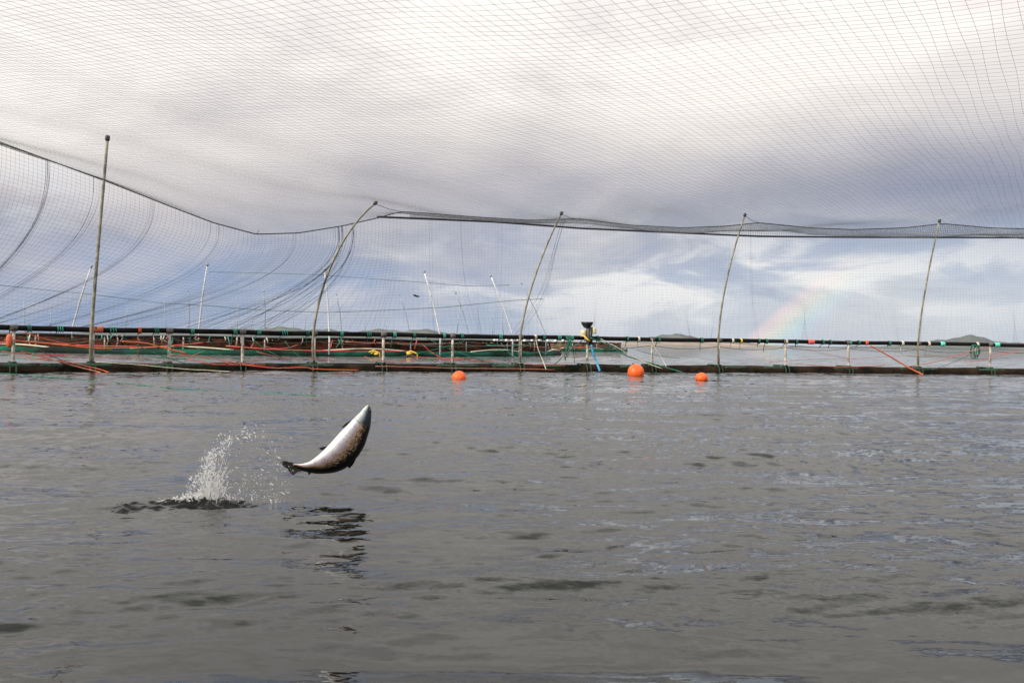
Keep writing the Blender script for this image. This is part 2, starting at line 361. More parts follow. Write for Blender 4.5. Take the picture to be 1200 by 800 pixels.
# soft rings spreading from it and from below the fish
for cx, cy, k0 in ((pb.x-.35, pb.y, 40), (at(395, 600, 4.9).x, 5.0, 34)):
    rr = np.hypot(GX-cx, (GY-cy)); H += .0022*np.sin(rr*k0)*np.exp(-(rr/.9)**2)*np.clip((.1/SY-1.0), 0, 1)
me = bpy.data.meshes.new('water'); nr, nc = H.shape
co = np.stack([GX, GY, H], -1).reshape(-1, 3).astype('f'); me.vertices.add(len(co)); me.vertices.foreach_set('co', co.ravel())
idx = np.arange(nr*nc).reshape(nr, nc); q = np.stack([idx[:-1, :-1], idx[:-1, 1:], idx[1:, 1:], idx[1:, :-1]], -1).reshape(-1, 4).astype('i')
me.loops.add(len(q)*4); me.loops.foreach_set('vertex_index', q.ravel()); me.polygons.add(len(q)); me.polygons.foreach_set('loop_start', np.arange(0, len(q)*4, 4, dtype='i'))
me.update(calc_edges=True); me.polygons.foreach_set('use_smooth', np.ones(len(q), bool)); me.materials.append(M['water'])
ruf = np.clip(.95+1.1*fbm2(GX*.6, GY, 77, 7, .9), .35, 1.7)*(1-.88*smooth_right)*(1-.4*calm)*(1+.9*np.exp(-((GY-2.4)/1.5)**2))
far = np.clip((GY-9)/22, 0, 1); ruf = ruf*(1-far)+far*(2.3+1.6*np.clip((GY-32)/14, 0, 1)+.5*fbm2(GX*.12, GY*.12, 78, 5, .9))
ra = me.attributes.new('ruffle', 'FLOAT', 'POINT'); ra.data.foreach_set('value', ruf.ravel().astype('f'))
wat = bpy.data.objects.new('water', me); COL.objects.link(wat); wat['kind'] = 'structure'

# ------------------------------------------------------------------ far land
M['hill'] = mat('distant_heath', (.115, .125, .115), .95, col2=(.07, .082, .085), scale=.01)
M['hill2'] = mat('distant_brown_shore', (.20, .175, .15), .95, col2=(.12, .12, .11), scale=.012)
M['sand'] = mat('pale_distant_shore', (.33, .26, .20), .95, col2=(.16, .14, .12), scale=.02)
def hill(name, prof, d, depth, m, seed):
    """prof: (photo column, rows above the horizon); a ridge d metres away with real depth"""
    r = random.Random(seed); mb = MB(); xs = np.arange(prof[0][0], prof[-1][0]+.1, 3.0); n = len(xs)
    hs = np.interp(xs, [p[0] for p in prof], [p[1] for p in prof])
    hs = np.array([max(0.02, h*(1+.10*math.sin(x*.11+seed)+.04*math.sin(x*.33+seed*2))+r.uniform(-.08, .08)*min(1, h/3)) for x, h in zip(xs, hs)])
    secs = [(-.5, -.002), (-.5, .05), (-.3, .45), (-.1, .88), (0, 1), (.2, .8), (.5, 0)]
    for sd, sh in secs:
        for x, h in zip(xs, hs):
            dd_ = d+depth*sd; p = at(x, hor(x)-h, d); X_ = p.x*dd_/d
            mb.v.append(Vector((X_+r.uniform(-1, 1)*d*.0003, dd_, -1 if sh <= 0 else (p.z)*sh*r.uniform(.985, 1.01))))
    for i in range(len(secs)-1):
        for j in range(n-1): a = i*n+j; mb.f.append((a, a+1, a+1+n, a+n))
    o = mb.build(name, m); o['kind'] = 'structure'; return o
hill('hills', [(-300, 3), (-100, 6), (60, 4), (160, 6), (230, 8), (300, 13), (350, 14), (400, 11), (450, 13), (490, 14), (540, 10), (620, 6), (680, 0)], 2600, 500, M['hill'], 3)
hill('hills', [(700, 0), (752, 6), (775, 13), (800, 12), (830, 8), (860, 7), (900, 2), (930, 1), (1010, 1), (1040, 3), (1085, 8), (1110, 13), (1130, 16), (1150, 14.5), (1175, 10), (1210, 7), (1300, 10), (1450, 0)], 3400, 600, M['hill'], 8)
hill('shore', [(520, 0), (600, 2), (640, 3), (760, 3), (800, 4.6), (850, 3.6), (905, 2), (925, .4)], 1700, 200, M['sand'], 4)
hill('shore', [(905, .2), (930, 2), (960, 1), (985, 1), (1000, 2.4), (1030, 2.2), (1060, 4), (1200, 5), (1350, 3)], 2100, 200, M['hill'], 6)

# ------------------------------------------------------------------ front fish pen
pen = empty('fish_pen', tuple(ring(600)), label='near floating fish pen ring with dark collar and black handrail across the whole picture', cat='fish pen', group='floating fish pens')
POSTS = [15, 108, 198, 284, 368, 449, 530, 610, 688, 764, 842, 920, 994, 1076, 1160]
RAILH = 1.15
def waver(path, amp, seed, k=.6):
    return [p+Vector((0, 0, amp*math.sin(i*k+seed)+amp*.5*math.sin(i*k*2.3+seed*3))) for i, p in enumerate(path)]
for off in (0.0, .62):
    MB().tube(waver(ring_path(off, .045), .012, off*5), .185, 14).build('float_pipe', M['collar'], pen)
MB().tube(waver(ring_path(.02, RAILH), .010, 2, .4), .072, 12).build('handrail', M['pipe'], pen)
# weed and stains on the collar
for px, ln in ((12, 60), (105, 50), (196, 40), (370, 40), (535, 50), (590, 30), (648, 24), (740, 30), (860, 26), (905, 24), (1075, 46), (1160, 30), (60, 26), (990, 30), (230, 30)):
    mb = MB(); path = [ring(px+dx, -.11+random.uniform(-.01, .01), .17+random.uniform(-.012, .012)) for dx in np.linspace(-ln/2, ln/2, 9)]
    mb.tube(path, [.03+.03*math.sin(math.pi*i/8)+random.uniform(0, .02) for i in range(9)], 7).build('weed_patch', M['weed'], pen)
def stanchion(c0, out, first=False):
    t = Vector((out.y, -out.x, 0)); lean = random.uniform(-.012, .012)
    mb = MB(); base = c0+Vector((0, 0, .22)); top = c0+out*.02+Vector((0, 0, RAILH-.02))+t*lean
    mb.tube([base, base+Vector((0, 0, .04)), (base+top)/2, top], [.052, .046, .042, .042], 10)
    st = mb.build('stanchion', M['post'], pen)
    f = MB()                                                       # saddle over both pipes
    for o2 in (0, .62):
        cc = c0+out*o2+Vector((0, 0, .045)); arc = [cc+(out*math.cos(a)+Vector((0, 0, 1))*math.sin(a))*.205 for a in np.linspace(-.5, math.pi+.5, 12)]
        f.tube([p+t*.07 for p in arc], .022, 6); f.tube([p-t*.07 for p in arc], .022, 6)
    f.box(c0+out*.31+Vector((0, 0, .262)), .16, .78, .03, math.atan2(out.y, out.x)-math.pi/2); f.build('foot_clamp', M['weed'], st)
    g = MB(); g.tube([top-t*.09+Vector((0, 0, .025)), top+t*.09+Vector((0, 0, .025))], .088, 12); g.build('rail_clamp', M['bracket'], st)
allp = []
for px in POSTS+[-60, -135, -215, 1248, 1340, 1440]:
    c0 = ring(px); out = (ring(px, 1)-c0); out.z = 0; stanchion(c0, out.normalized()); allp.append((px, c0, out))
# thin sagging line below the rail, stanchion to stanchion
cab = []; sp = sorted(allp, key=lambda a: a[0])
for (p0, c0, o0), (p1, c1, o1) in zip(sp[:-1], sp[1:]):
    for i in range(10):
        u = i/10; px = p0+(p1-p0)*u; cab.append(ring(px, .03, .93-.10*4*u*(1-u)*random.choice((.9, 1, 1.1))))
MB().tube(cab, .011, 5).build('sagging_cable', M['bracket'], pen)
# rope ties wrapped round the handrail
def tie(px, m, w=.10, drop=0.25, label=None, n=3):
    mb = MB(); c = ring(px, .02, RAILH); t = (ring(px+4)-ring(px-4)).normalized(); out = Vector((-t.y, t.x, 0))
    path = []
    for i in range(n*8+1):
        a = 2*math.pi*i/8; path.append(c+t*(w*(i/(n*8)-.5))+(out*math.cos(a)+Vector((0, 0, 1))*math.sin(a))*.086)
    mb.tube(path, .014, 5)
    if drop:
        s = random.uniform(-.06, .06); p0 = path[0]
        mb.tube([p0+out*-.02, p0+Vector((0, 0, -.10))+t*s*.3-out*.05, p0+Vector((0, 0, -.10-drop*.6))+t*s, p0+Vector((0, 0, -.1-drop))+t*s*1.4], .013, 5)
    mb.build('rope_tie', m, pen, label=label)
T_ = [(70, 'teal', .16, .03), (34, 'green', .1, .2), (132, 'teal', .2, .04), (163, 'orange', .08, .6), (183, 'green', .14, .05), (225, 'teal', .1, .30), (275, 'teal', .12, .3),
      (303, 'teal', .12, .2), (333, 'teal', .2, .12), (360, 'green', .1, .32), (400, 'teal', .1, .1), (432, 'green', .16, .12), (462, 'teal', .1, .3), (485, 'green', .08, .2),
      (520, 'teal', .08, .2), (541, 'green', .1, .3), (586, 'teal', .12, .2), (627, 'cream', .08, .25), (637, 'green', .1, .2), (655, 'teal', .14, .3), (664, 'green', .16, .3), (670, 'teal', .1, .2),
      (700, 'green', .1, .04), (735, 'green', .06, .14), (748, 'cream', .06, .16), (772, 'green', .08, .2), (822, 'green', .1, .28), (858, 'cream', .08, .16), (868, 'yellow', .06, .2),
      (889, 'green', .06, .1), (898, 'green', .08, .30), (921, 'cream', .07, .1), (933, 'green', .06, .1), (964, 'green', .06, .12), (973, 'green', .05, .12), (996, 'teal', .08, .1),
      (1006, 'green', .06, .1), (1042, 'green', .1, .04), (1057, 'cream', .1, .3), (1088, 'cream', .08, .4), (1145, 'cream', .08, .3), (-20, 'green', .1, .2), (1215, 'green', .1, .2)]
for px, m, w, d in T_: tie(px, M[m], w, d)
for k in range(34):
    x0_ = random.uniform(-20, 620) if k < 27 else random.uniform(620, 1180); L_ = random.uniform(25, 110); za, zb = random.uniform(.22, 1.1), random.uniform(.15, 1.0); sg_ = random.uniform(0, .15)
    MB().tube([ring(x0_+L_*u, random.uniform(-.28, -.24)+.2*(za if u < .5 else zb), max(.2, za+(zb-za)*u-sg_*4*u*(1-u))) for u in np.linspace(0, 1, 9)], random.uniform(.006, .013), 5).build('slack_line', M[random.choice(('orange', 'pink', 'green', 'green', 'bracket', 'teal', 'red'))], pen)
def band(px, m, w, label):
    mb = MB(); t = (ring(px+4)-ring(px-4)).normalized(); c = ring(px, .02, RAILH+.0)
    mb.tube([c-t*w/2, c-t*w/3, c, c+t*w/3, c+t*w/2], [.082, .092, .088, .093, .083], 12).build('tape_band', m, pen, label=label)
band(950, M['red'], .26, 'pale red tape band on handrail'); band(1015, M['orange'], .12, 'orange band on handrail')
band(1104, M['tape'], .18, 'bright green tape band left of the other'); band(1168, M['tape'], .20, 'bright green tape band at the far right')
band(112, M['orange'], .34, 'orange band at the tall straight pole')

# ------------------------------------------------------------------ net poles of the front pen
def pole(name, pts, r0, r1, m, label, group, capr=None, cat='net pole', dlean=0.0, cm=None):
    """pts: world points from the base up"""
    root = empty(name, tuple(pts[0]), label=label, cat=cat, group=group)
    n = len(pts); MB().tube(pts, [r0+(r1-r0)*i/(n-1) for i in range(n)], 10).build('pole_shaft', m, root)
    if capr:
        d = (pts[-1]-pts[-2]).normalized(); p = pts[-1]
        MB().tube([p-d*capr*1.2, p-d*capr*.6, p+d*capr*.9, p+d*capr*1.3], [capr*.75, capr, capr, capr*.5], 10).build('end_cap', cm or M['cap'], root)
    return root
def bez(ps, n=14):
    out = []
    P = [Vector(p) for p in ps]; ks = np.linspace(0, 1, len(P))
    for u in np.linspace(0, 1, n):
        # Lagrange through 3-5 points
        v = Vector()
        for i in range(len(P)):
            w = 1
            for j in range(len(P)):
                if i != j: w *= (u-ks[j])/(ks[i]-ks[j])
            v += P[i]*w
        out.append(v)
    return out
FP = [([(107, 424), (108, 378), (115, 290), (126, 162)], .050, .036, 'tall straight net pole at the left, standing in front of the sagging dark rope'),
      ([(368, 424), (370, 372), (393, 300), (440, 238)], .040, .030, 'strongly bent net pole above the leaping fish, curving right at its tip'),
      ([(610, 424), (612, 380), (629, 318), (658, 250)], .036, .028, 'bent net pole left of the small black funnel device, slack net line beside it'),
      ([(842, 426), (843, 382), (853, 322), (873, 252)], .036, .028, 'bent net pole directly above the small right-hand orange buoy'),
      ([(1076, 428), (1077, 390), (1086, 330), (1101, 259)], .036, .028, 'rightmost bent net pole, beside the slanting orange rope')]
for k, (ps, r0, r1, lab) in enumerate(FP):
    z0 = ringz(ps[0][0]); pts = bez([at(x, y, z0-.02-i*.28) for i, (x, y) in enumerate(ps)], 18)
    pole('net_pole', pts, r0, r1, M['pole'], lab, 'poles holding up the near bird net', .052 if k else .06)

# ------------------------------------------------------------------ bird net of the front pen
TOPX = [-260, -150, 0, 55, 126, 200, 250, 300, 350, 400, 440, 470, 500, 560, 620, 680, 740, 800, 850, 889, 950, 1000, 1060, 1105, 1160, 1200, 1300, 1400, 1470]
TOPY = [70, 112, 168, 187, 213, 242, 261, 274.5, 273, 265, 256, 248, 250, 254.5, 258, 256.5, 264, 267, 265, 261, 267, 269, 267, 262, 267, 268, 263, 270, 268]
HEMX = [440, 500, 580, 680, 800, 890, 1000, 1200, 1470]; HEMY = [254, 256.5, 260, 267.5, 273, 277, 278, 278.5, 279]
xs_ = np.arange(-260, 1470.1, 2.0); ker = np.hanning(9); ker /= ker.sum()
ty_ = np.interp(xs_, TOPX, TOPY); ty_ = np.convolve(np.pad(ty_, 4, 'edge'), ker, 'valid')
def topy(px): return np.interp(px, xs_, ty_)
def toprow(px): return at(px, float(topy(px)), ringz(px)-.35)
net = empty('bird_net', tuple(ring(600)), label='fine grey bird net sagging overhead as a roof, its curtain hanging to the near handrail', cat='net', group='bird nets over the pens')
TOPP = np.array([tuple(toprow(p)) for p in xs_])
HE = TOPP[:, 2]-CAM.z
def roofh(Xa, Ya):
    Zr = np.interp(Xa, TOPP[:, 0], TOPP[:, 1]); he = np.interp(Xa, TOPP[:, 0], HE); d = np.clip(Zr-Ya, 0, 60)
    lev = 3.02+.75/(1+np.exp((Xa+6)*.6))-.10*np.exp(-((Xa-3)/8)**2)+1.5/(1+np.exp((Xa+12)*1.2))
    # small scallops die out quickly
    h = lev+(he-lev)*np.exp(-d/5.0)+.05*np.sin(Xa*.9+Ya*.5)*np.clip(d/4, 0, 1)+.03*np.sin(Xa*1.7-Ya*1.1)*np.clip(d/4, 0, 1)
    return CAM.z+h, Zr-Ya
def family(theta, mesh, rad):
    d = np.array([math.sin(theta), math.cos(theta)]); n = np.array([d[1], -d[0]]); out = []
    cx, cy = 5.0, 15.0
    for k in range(int(-40/mesh), int(40/mesh)):
        s = np.arange(-42, 42, .1); Xa = cx+n[0]*k*mesh+d[0]*s; Ya = cy+n[1]*k*mesh+d[1]*s
        wob = .05*np.sin(s*.35+k*.03)+.012*np.sin(s*2.1+k*1.7)+.01*math.sin(k*2.3); Xa = Xa+n[0]*wob; Ya = Ya+n[1]*wob
        h, din = roofh(Xa, Ya); ok = (din > -.02) & (Ya > -5) & (Xa > TOPP[0, 0]) & (Xa < TOPP[-1, 0])
        ii = np.flatnonzero(ok)
        if len(ii) < 3: continue
        for run in np.split(ii, np.flatnonzero(np.diff(ii) > 1)+1):
            if len(run) < 3: continue
            keep = np.unique(np.concatenate([run[::5], run[-1:]])); out.append((np.stack([Xa[keep], Ya[keep], h[keep]], 1), rad))
    return out
strands_mesh('roof_netting', family(R(33), .122, .00135)+family(R(-69), .122, .00118), M['twine'], net)
# curtain
def smst(x): x = np.clip(x, 0, 1); return x*x*(3-2*x)
def curtain_pt(xt, t):
    shift = -225*smst((475-xt)/110.0)*(1-.40*smst((260-xt)/300.0))+14*math.sin(xt*.05)+8*math.sin(xt*.13); px = xt+shift*t**2.3
    z = float(ringz(np.clip(px, -250, 1460)))
    top = toprow(xt); zt = top.z; bot = RAILH+.03; h = zt+(bot-zt)*t
    base = ring(float(np.clip(px, -255, 1465)), .03, 0); off = -.35*(1-t)-.55*math.sin(math.pi*t)*float(smst((475-xt)/80.0))
    # start exactly on the top rope
    tp = Vector((top.x, top.y, 0)); b2 = ring(float(np.clip(xt, -255, 1465)), -.35, 0); corr = (tp-b2)*(1-t)
    n = (ring(float(np.clip(px, -250, 1460)), 1)-ring(float(np.clip(px, -250, 1460)), 0)); n.z = 0
    p = ring(float(np.clip(px, -255, 1465)), 0, 0)+n*off+corr; p.z = h-.12*math.sin(math.pi*t)*0; return p
FOLD = [55, 112, 178, 240, 262, 300, 330, 385, 395, 404]
lines = []; xt = -200.0; XT = []
while xt < 1440:
    XT.append(xt); xt += .115*1000/ringz(xt)
cache = []
for i, xt in enumerate(XT):
    nT = 16; pts = []
    for t in np.linspace(0, 1, nT):
        f = min(FOLD, key=lambda a: abs(a-xt)); dxf = xt-f; pull = math.exp(-(dxf/14)**2)*(.35+.4*math.sin(f*1.3)**2)*min(1, t*2.2+.1) if xt < 470 else 0
        wig = .5*math.sin(i*1.9+t*5)*t
        pts.append(curtain_pt(xt-dxf*pull+wig, t))
    cache.append(pts); lines.append((np.array([tuple(p) for p in pts]), .0023 if xt < 470 else .00115))
C_ = np.array([[tuple(p) for p in pts] for pts in cache])         # strand, t, xyz
tt = np.linspace(0, 1, 16)
for k in range(42):
    t = (k+.5)/42; a = t*15; i0 = int(a); u = a-i0; P = C_[:, i0]*(1-u)+C_[:, min(i0+1, 15)]*u
    rad = np.where(np.array(XT) < 470, .0019, .0012); lines.append((P, rad))
strands_mesh('curtain_netting', lines, M['twine'], net)
# gathered folds hanging in the curtain
for f, nst, w in ((56, 5, 3), (112, 3, 4), (178, 3, 3), (250, 3, 7), (345, 3, 2), (395, 8, 6), (404, 14, 12), (662, 5, 3), (585, 2, 3), (878, 2, 2), (540, 2, 4), (505, 2, 3)):
    ls = []
    for j in range(nst):
        x0 = f+random.uniform(-w, w); P = []
        for t in np.linspace(0, .98 if f < 470 else 1, 22):
            xx = x0+w*.6*math.sin(t*6+j*2)*t
            if f == 662: 
                p = curtain_pt(xx, t); q_ = curtain_pt(xx-44*t, t); p = Vector((q_.x, q_.y, p.z))
            else: p = curtain_pt(xx, t)
            P.append(tuple(p))
        ls.append((np.array(P), .0044 if f in (56, 395, 404) else .0034 if f < 470 or f == 662 else .002))
    strands_mesh('net_fold', ls, M['twine'], net)
MB().tube([toprow(p) for p in np.arange(-255, 1465, 6)], .0165, 6).build('edge_rope', M['rope'], net)
MB().tube([at(p, float(np.interp(p, HEMX, HEMY)), ringz(p)-.9) for p in np.arange(442, 1465, 8)], .034, 6).build('hem_rope', M['rope'], net)
bl = []
for k in range(7):
    w_ = (k+.5)/7; bl.append((np.array([tuple(toprow(p)*(1-w_)+at(p, float(np.interp(p, HEMX, HEMY)), ringz(p)-.9)*w_) for p in np.arange(480, 1465, 8)]), .006))
for j, p in enumerate(np.arange(480, 1460, 2.6)):
    q1 = at(p+2.5, float(np.interp(p+2.5, HEMX, HEMY)), ringz(p)-.9); bl.append((np.array([tuple(toprow(p)), tuple((toprow(p)+q1)/2), tuple(q1)]), .005))
strands_mesh('selvedge_netting', bl, M['twine'], net)
# short hooks tying rope to pole tips
for (x0, y0), (x1, y1) in (((440, 239), (470, 248)), ((658, 251), (680, 257)), ((873, 253), (889, 261)), ((1101, 260), (1105, 262)), ((300, 274), (303, 270))):
    MB().tube([at(x0, y0, ringz(x0)-.86), at((x0+x1)/2, (y0+y1)/2+1.5, ringz(x0)-.6), at(x1, y1, ringz(x1)-.35)], .009, 5).build('tie_line', M['rope'], net)
# ------------------------------------------------------------------ background pens
def ring_pen(cx, cy, rad, label, a0=0, a1=360, wall='brown', pipe='greenpipe', npost=34, rail=1.02):
    root = empty('fish_pen', (cx, cy, 0), label=label, cat='fish pen', group='floating fish pens')
    c = Vector((cx, cy, 0))
    def pt(a, r, z): return c+Vector((math.sin(R(a))*r, math.cos(R(a))*r, z))
    A = np.linspace(a0, a1, 97)
    MB().tube([pt(a, rad, .06) for a in A], .20, 8, cap=False).build('float_pipe', M['collar'], root)
    MB().tube([pt(a, rad+.7, .10+.05*math.sin(a*.8)) for a in A], .23, 10, cap=False).build('float_pipe', M[pipe], root)
    MB().tube([pt(a, rad, rail+.04*math.sin(a*.3)) for a in A], .07, 8, cap=False).build('handrail', M['pipe'], root)
    for h0 in range(a0, a1, 24):
        MB().tube([pt(a, rad+.74, .30+.16*math.sin(math.pi*(a-h0)/13)) for a in np.linspace(h0, h0+13, 14)], .045, 6).build('edge_hose', M['cream'], root)
    for h0 in range(a0+random.randint(0, 6), a1-24, 9):
        z0_, z1_ = random.uniform(.2, .95), random.uniform(.2, .95); L_ = random.uniform(9, 22); sg_ = random.uniform(.05, .25)
        MB().tube([pt(h0+L_*u, rad+.85, z0_+(z1_-z0_)*u-sg_*4*u*(1-u)*.6) for u in np.linspace(0, 1, 12)], random.uniform(.018, .03), 5).build('mooring_line', M[random.choice(('orange', 'orange', 'pink', 'green', 'rope', 'red'))], root)
    w = MB(); n = len(A)*3; AA = np.linspace(a0, a1, n)                 # net wall hung inside the rail
    for j, (z, dr) in enumerate(((rail-.10, -.06), (rail*.7, -.12), (rail*.45, -.2), (.26, -.12))):
        for i, a in enumerate(AA): w.v.append(pt(a, rad+dr+.07*math.sin(i*1.7+j), z+.05*math.sin(i*.9)*(1 if j else .7)))
    for j in range(3):
        for i in range(n-1): q0 = j*n+i; w.f.append((q0, q0+1, q0+1+n, q0+n))
    o = w.build('net_wall', M[wall], root); md = o.modifiers.new('thick', 'SOLIDIFY'); md.thickness = .02
    for k in range(48 if npost == 34 else 0):                  # odds and ends hanging along the facing rim
        a = random.uniform(135, 225); ln = random.uniform(.2, .75); q1 = pt(a, rad+random.uniform(.02, .2), rail+.05)
        MB().tube([q1, q1+Vector((random.uniform(-.1, .1), 0, -ln*.5)), q1+Vector((random.uniform(-.2, .2), 0, -ln))], random.uniform(.02, .05), 5).build('hanging_rope', M[random.choice(('teal', 'green', 'orange', 'cream', 'post', 'post', 'pipe', 'pipe', 'pink'))], root)
    for k in range(npost):
        a = a0+(a1-a0)*(k+.5)/npost
        MB().tube([pt(a, rad, .2), pt(a, rad, rail)], .05, 6).build('stanchion', M['post'], root)
        if k % 2 == 0: MB().tube([pt(a+1.4, rad, rail-.02), pt(a+1.5, rad-.1, rail-.3), pt(a+1.6, rad, rail-.5)], .04, 5).build('rope_tie', M[random.choice(('teal', 'green', 'orange', 'cream'))], root)
    return root, pt
r2, pt2 = ring_pen(-21.6, 75, 25, 'second fish pen just behind the near one, green float pipe and brown net wall')
r3_, pt3 = ring_pen(-88, 128, 30, 'third fish pen at the far left beyond the second, a low ring on the water', npost=30)
r4, pt4 = ring_pen(-30, 165, 30, 'farthest fish pen, thin brown ring just under the hills', npost=30, wall='brown', pipe='collar')
r5, pt5 = ring_pen(6, 118, 9, 'short tan walled pen right of the second pen, with white floats above its rail', npost=16, wall='tan', pipe='greenpipe', rail=1.1)
for k in range(13):
    a = 150+k*6.5; 
    MB().ball(pt5(a+20, 9.0, 1.32+.05*math.sin(k*2)), .17+.05*(k % 3 == 0), 8).build('float_ball', M['white'], r5)
# orange and yellow bits lying along the second pen's rim
for px, m in ((245, 'orange'), (266, 'orange'), (291, 'yellow'), (438, 'yellow'), (482, 'yellow'), (118, 'red'), (310, 'teal'), (185, 'orange'), (52, 'orange'), (251, 'teal')):
    zz = 52.0; p = at(px, hor(px)+15, zz); mb = MB()
    for j in range(3): mb.ball(p+Vector((random.uniform(-.3, .3), 0, random.uniform(-.08, .12))), random.uniform(.05, .13), 8, (1.3, 1, .8))
    mb.tube([p+Vector((-.3, 0, .1)), p+Vector((0, -.1, .2)), p+Vector((.35, 0, .05)), p+Vector((.4, 0, -.3))], .04, 5)
    mb.build('rope_knot', M[m], r2)
# poles of the second pen and beyond
BP = [((85, 384), (107, 312), 52, 'white net pole leaning right just left of the tall straight near pole', 'polew', .055),
      ((233, 388), (243, 310), 51, 'white net pole between the first and second near poles', 'polew', .055),
      ((386, 398), (380, 315), 51, 'white net pole right beside the strongly bent near pole', 'polew', .055),
      ((516, 395), (497, 318), 52, 'white net pole leaning left above the first small orange buoy', 'polew', .055),
      ((601, 393), (575, 323), 56, 'white net pole leaning left just before the third near pole', 'polew', .055),
      ((640, 393), (611, 332), 64, 'thin grey pole crossing behind the slack line of the third near pole', 'polef', .045),
      ((549, 391), (534, 343), 78, 'thin far pole between two white leaning poles', 'polef', .055),
      ((480, 390), (468, 345), 86, 'thin far pole left of the first leaning white pole', 'polef', .055),
      ((400, 389), (394, 345), 92, 'thin far pole just right of the white pole by the bent near pole', 'polef', .06),
      ((310, 387), (309, 341), 92, 'thin upright far pole midway between the white poles', 'polef', .06),
      ((221, 386), (220, 341), 92, 'thin upright far pole just left of the second white pole', 'polef', .06)]
for (bx, by), (tx_, ty2), z0, lab, m, rr in BP:
    b = at(bx, by, z0); foot = Vector((b.x, b.y, .1)); tp = at(tx_, ty2, z0-.3); mid = at((bx+tx_)/2+(1.5 if tx_ < bx else -1.0), (by+ty2)/2, z0-.15)
    pole('net_pole', [foot, b, (b+mid)/2, mid, (mid+tp)/2, tp], rr, rr*.75, M[m], lab, 'poles standing on the pens behind', rr*1.4, cm=M['polef'])
FARP = [(193, 352, 120), (279, 356, 150), (297, 358, 150), (345, 358, 150), (360, 362, 165), (428, 364, 170), (28, 352, 120), (60, 356, 125), (150, 358, 130), (540, 352, 110), (455, 362, 165), (577, 356, 120), (588, 352, 116)]
for k, (x, y, z0) in enumerate(FARP):
    tp = at(x, y, z0); ln = random.uniform(-.9, .6); foot = Vector((tp.x+ln, tp.y, .2))
    pole('net_pole', [foot, (foot+tp)/2+Vector((-ln*.12, 0, 0)), tp], .07, .05, M['polef'], 'tiny faint net pole far off on the hindmost pens', 'tiny poles on the hindmost pens')
# bird nets of the pens behind: coarse, thin
def back_net(rows_top, rows_bot, x0, x1, z0, step, r, label, m='twine2', nrow=9):
    root = empty('bird_net', tuple(at((x0+x1)/2, hor(600), z0)), label=label, cat='net', group='bird nets over the pens'); ls = []
    xs = np.arange(x0, x1, step*1000/z0); 
    def P(x, t):
        yt = np.interp(x, *zip(*rows_top)); yb = np.interp(x, *zip(*rows_bot)); zz = z0+8*((x-(x0+x1)/2)/600)**2
        return tuple(at(x-6*t*math.sin(x*.02), yt+(yb-yt)*t, zz+.3*math.sin(x*.05)))
    for x in xs: ls.append((np.array([P(x, t) for t in np.linspace(0, 1, 6)]), r))
    for j in range(1, nrow): ls.append((np.array([P(x, j/nrow) for x in np.arange(x0, x1, 8)]), r))
    strands_mesh('curtain_netting', ls, M[m], root)
    MB().tube([Vector(P(x, 0)) for x in np.arange(x0, x1, 8)], .020, 5).build('edge_rope', M[m], root)
    return root
back_net([(-60, 328), (40, 338), (107, 345), (190, 355), (243, 358), (300, 363), (380, 366), (440, 364), (520, 360), (600, 352), (640, 350)], [(-60, 392), (640, 398)], -60, 640, 52, .28, .0030, 'low bluish net hanging between the white poles of the second pen', nrow=7)
back_net([(245, 318.5), (310, 320), (378, 322), (440, 327), (497, 331), (550, 335), (600, 334)], [(245, 372), (400, 374), (600, 372)], 245, 600, 64, .34, .0030, 'faint high net line strung from white pole to white pole behind the bent near pole', nrow=5)

# ------------------------------------------------------------------ buoys
def buoy(px, py_wl, r, label, sq=1.0, dip=.25):
    p = on_water(px, py_wl); p.y += r*.6; root = empty('buoy', (p.x, p.y, 0), label=label, cat='buoy', group='orange buoys floating before the near collar')
    MB().ball((p.x, p.y, r*(1-dip)*sq), r, 24, (1.0, 1.0, sq)).build('float_ball', M['buoy'], root)
    mb = MB(); c = Vector((p.x-r*.35, p.y-.02, r*(1.0-dip)*sq+r*.92)); mb.tube([c+Vector((math.cos(a)*.03, 0, math.sin(a)*.03)) for a in np.linspace(0, 6.28, 12)], .010, 6, cap=False); mb.build('rope_eye', M['rope'], root)
buoy(537.5, 444.5, .185, 'leftmost orange buoy, medium sized and half sunk, right of the leaping fish', .98, .80)
buoy(746, 440.5, .255, 'largest orange buoy, middle one of the three, below the funnel device', .98, .55)
buoy(823, 445.5, .17, 'smallest orange buoy, rightmost of the three, flattish on the water', .9, .62)

# ------------------------------------------------------------------ ropes on and around the pen
def wrope(pts, r, m, label, name='rope', cat='rope', sag=.0):
    """pts: (px, py, distance) ; smoothed"""
    P = [at(*p) if len(p) == 3 else Vector() for p in pts]; out = []
    for i in range(len(P)-1):
        p0, p1, p2, p3 = P[max(i-1, 0)], P[i], P[i+1], P[min(i+2, len(P)-1)]
        for u in np.linspace(0, 1, 7)[:-1]:
            out.append(.5*((2*p1)+(p2-p0)*u+(2*p0-5*p1+4*p2-p3)*u*u+(3*p1-p0-3*p2+p3)*u**3)+Vector((0, 0, random.uniform(-.006, .006))))
    out.append(P[-1]); o = MB().tube(out, r, 6).build(name, m, None, label=label, cat=cat, group='loose ropes on the near pen'); return recentre(o)
def fz(px, off=-.3): return ringz(px)+off
def wz(px, py): return on_water(px, py).y
wrope([(-40, 434, wz(-40, 436)), (0, 437, wz(0, 437.8)), (60, 442, wz(60, 442.6)), (130, 447.5, wz(130, 448)), (200, 454.5, wz(200, 455)), (280, 459, wz(280, 459.5)), (370, 463.5, wz(370, 464))], .010, M['green'], 'long thin green rope lying on the water at the left, nearest rope')
wrope([(5, 398, fz(5)), (40, 401, fz(40)), (75, 404.5, fz(75)), (108, 408, fz(108))], .020, M['orange'], 'orange rope between the two leftmost stanchions, just under the rail')
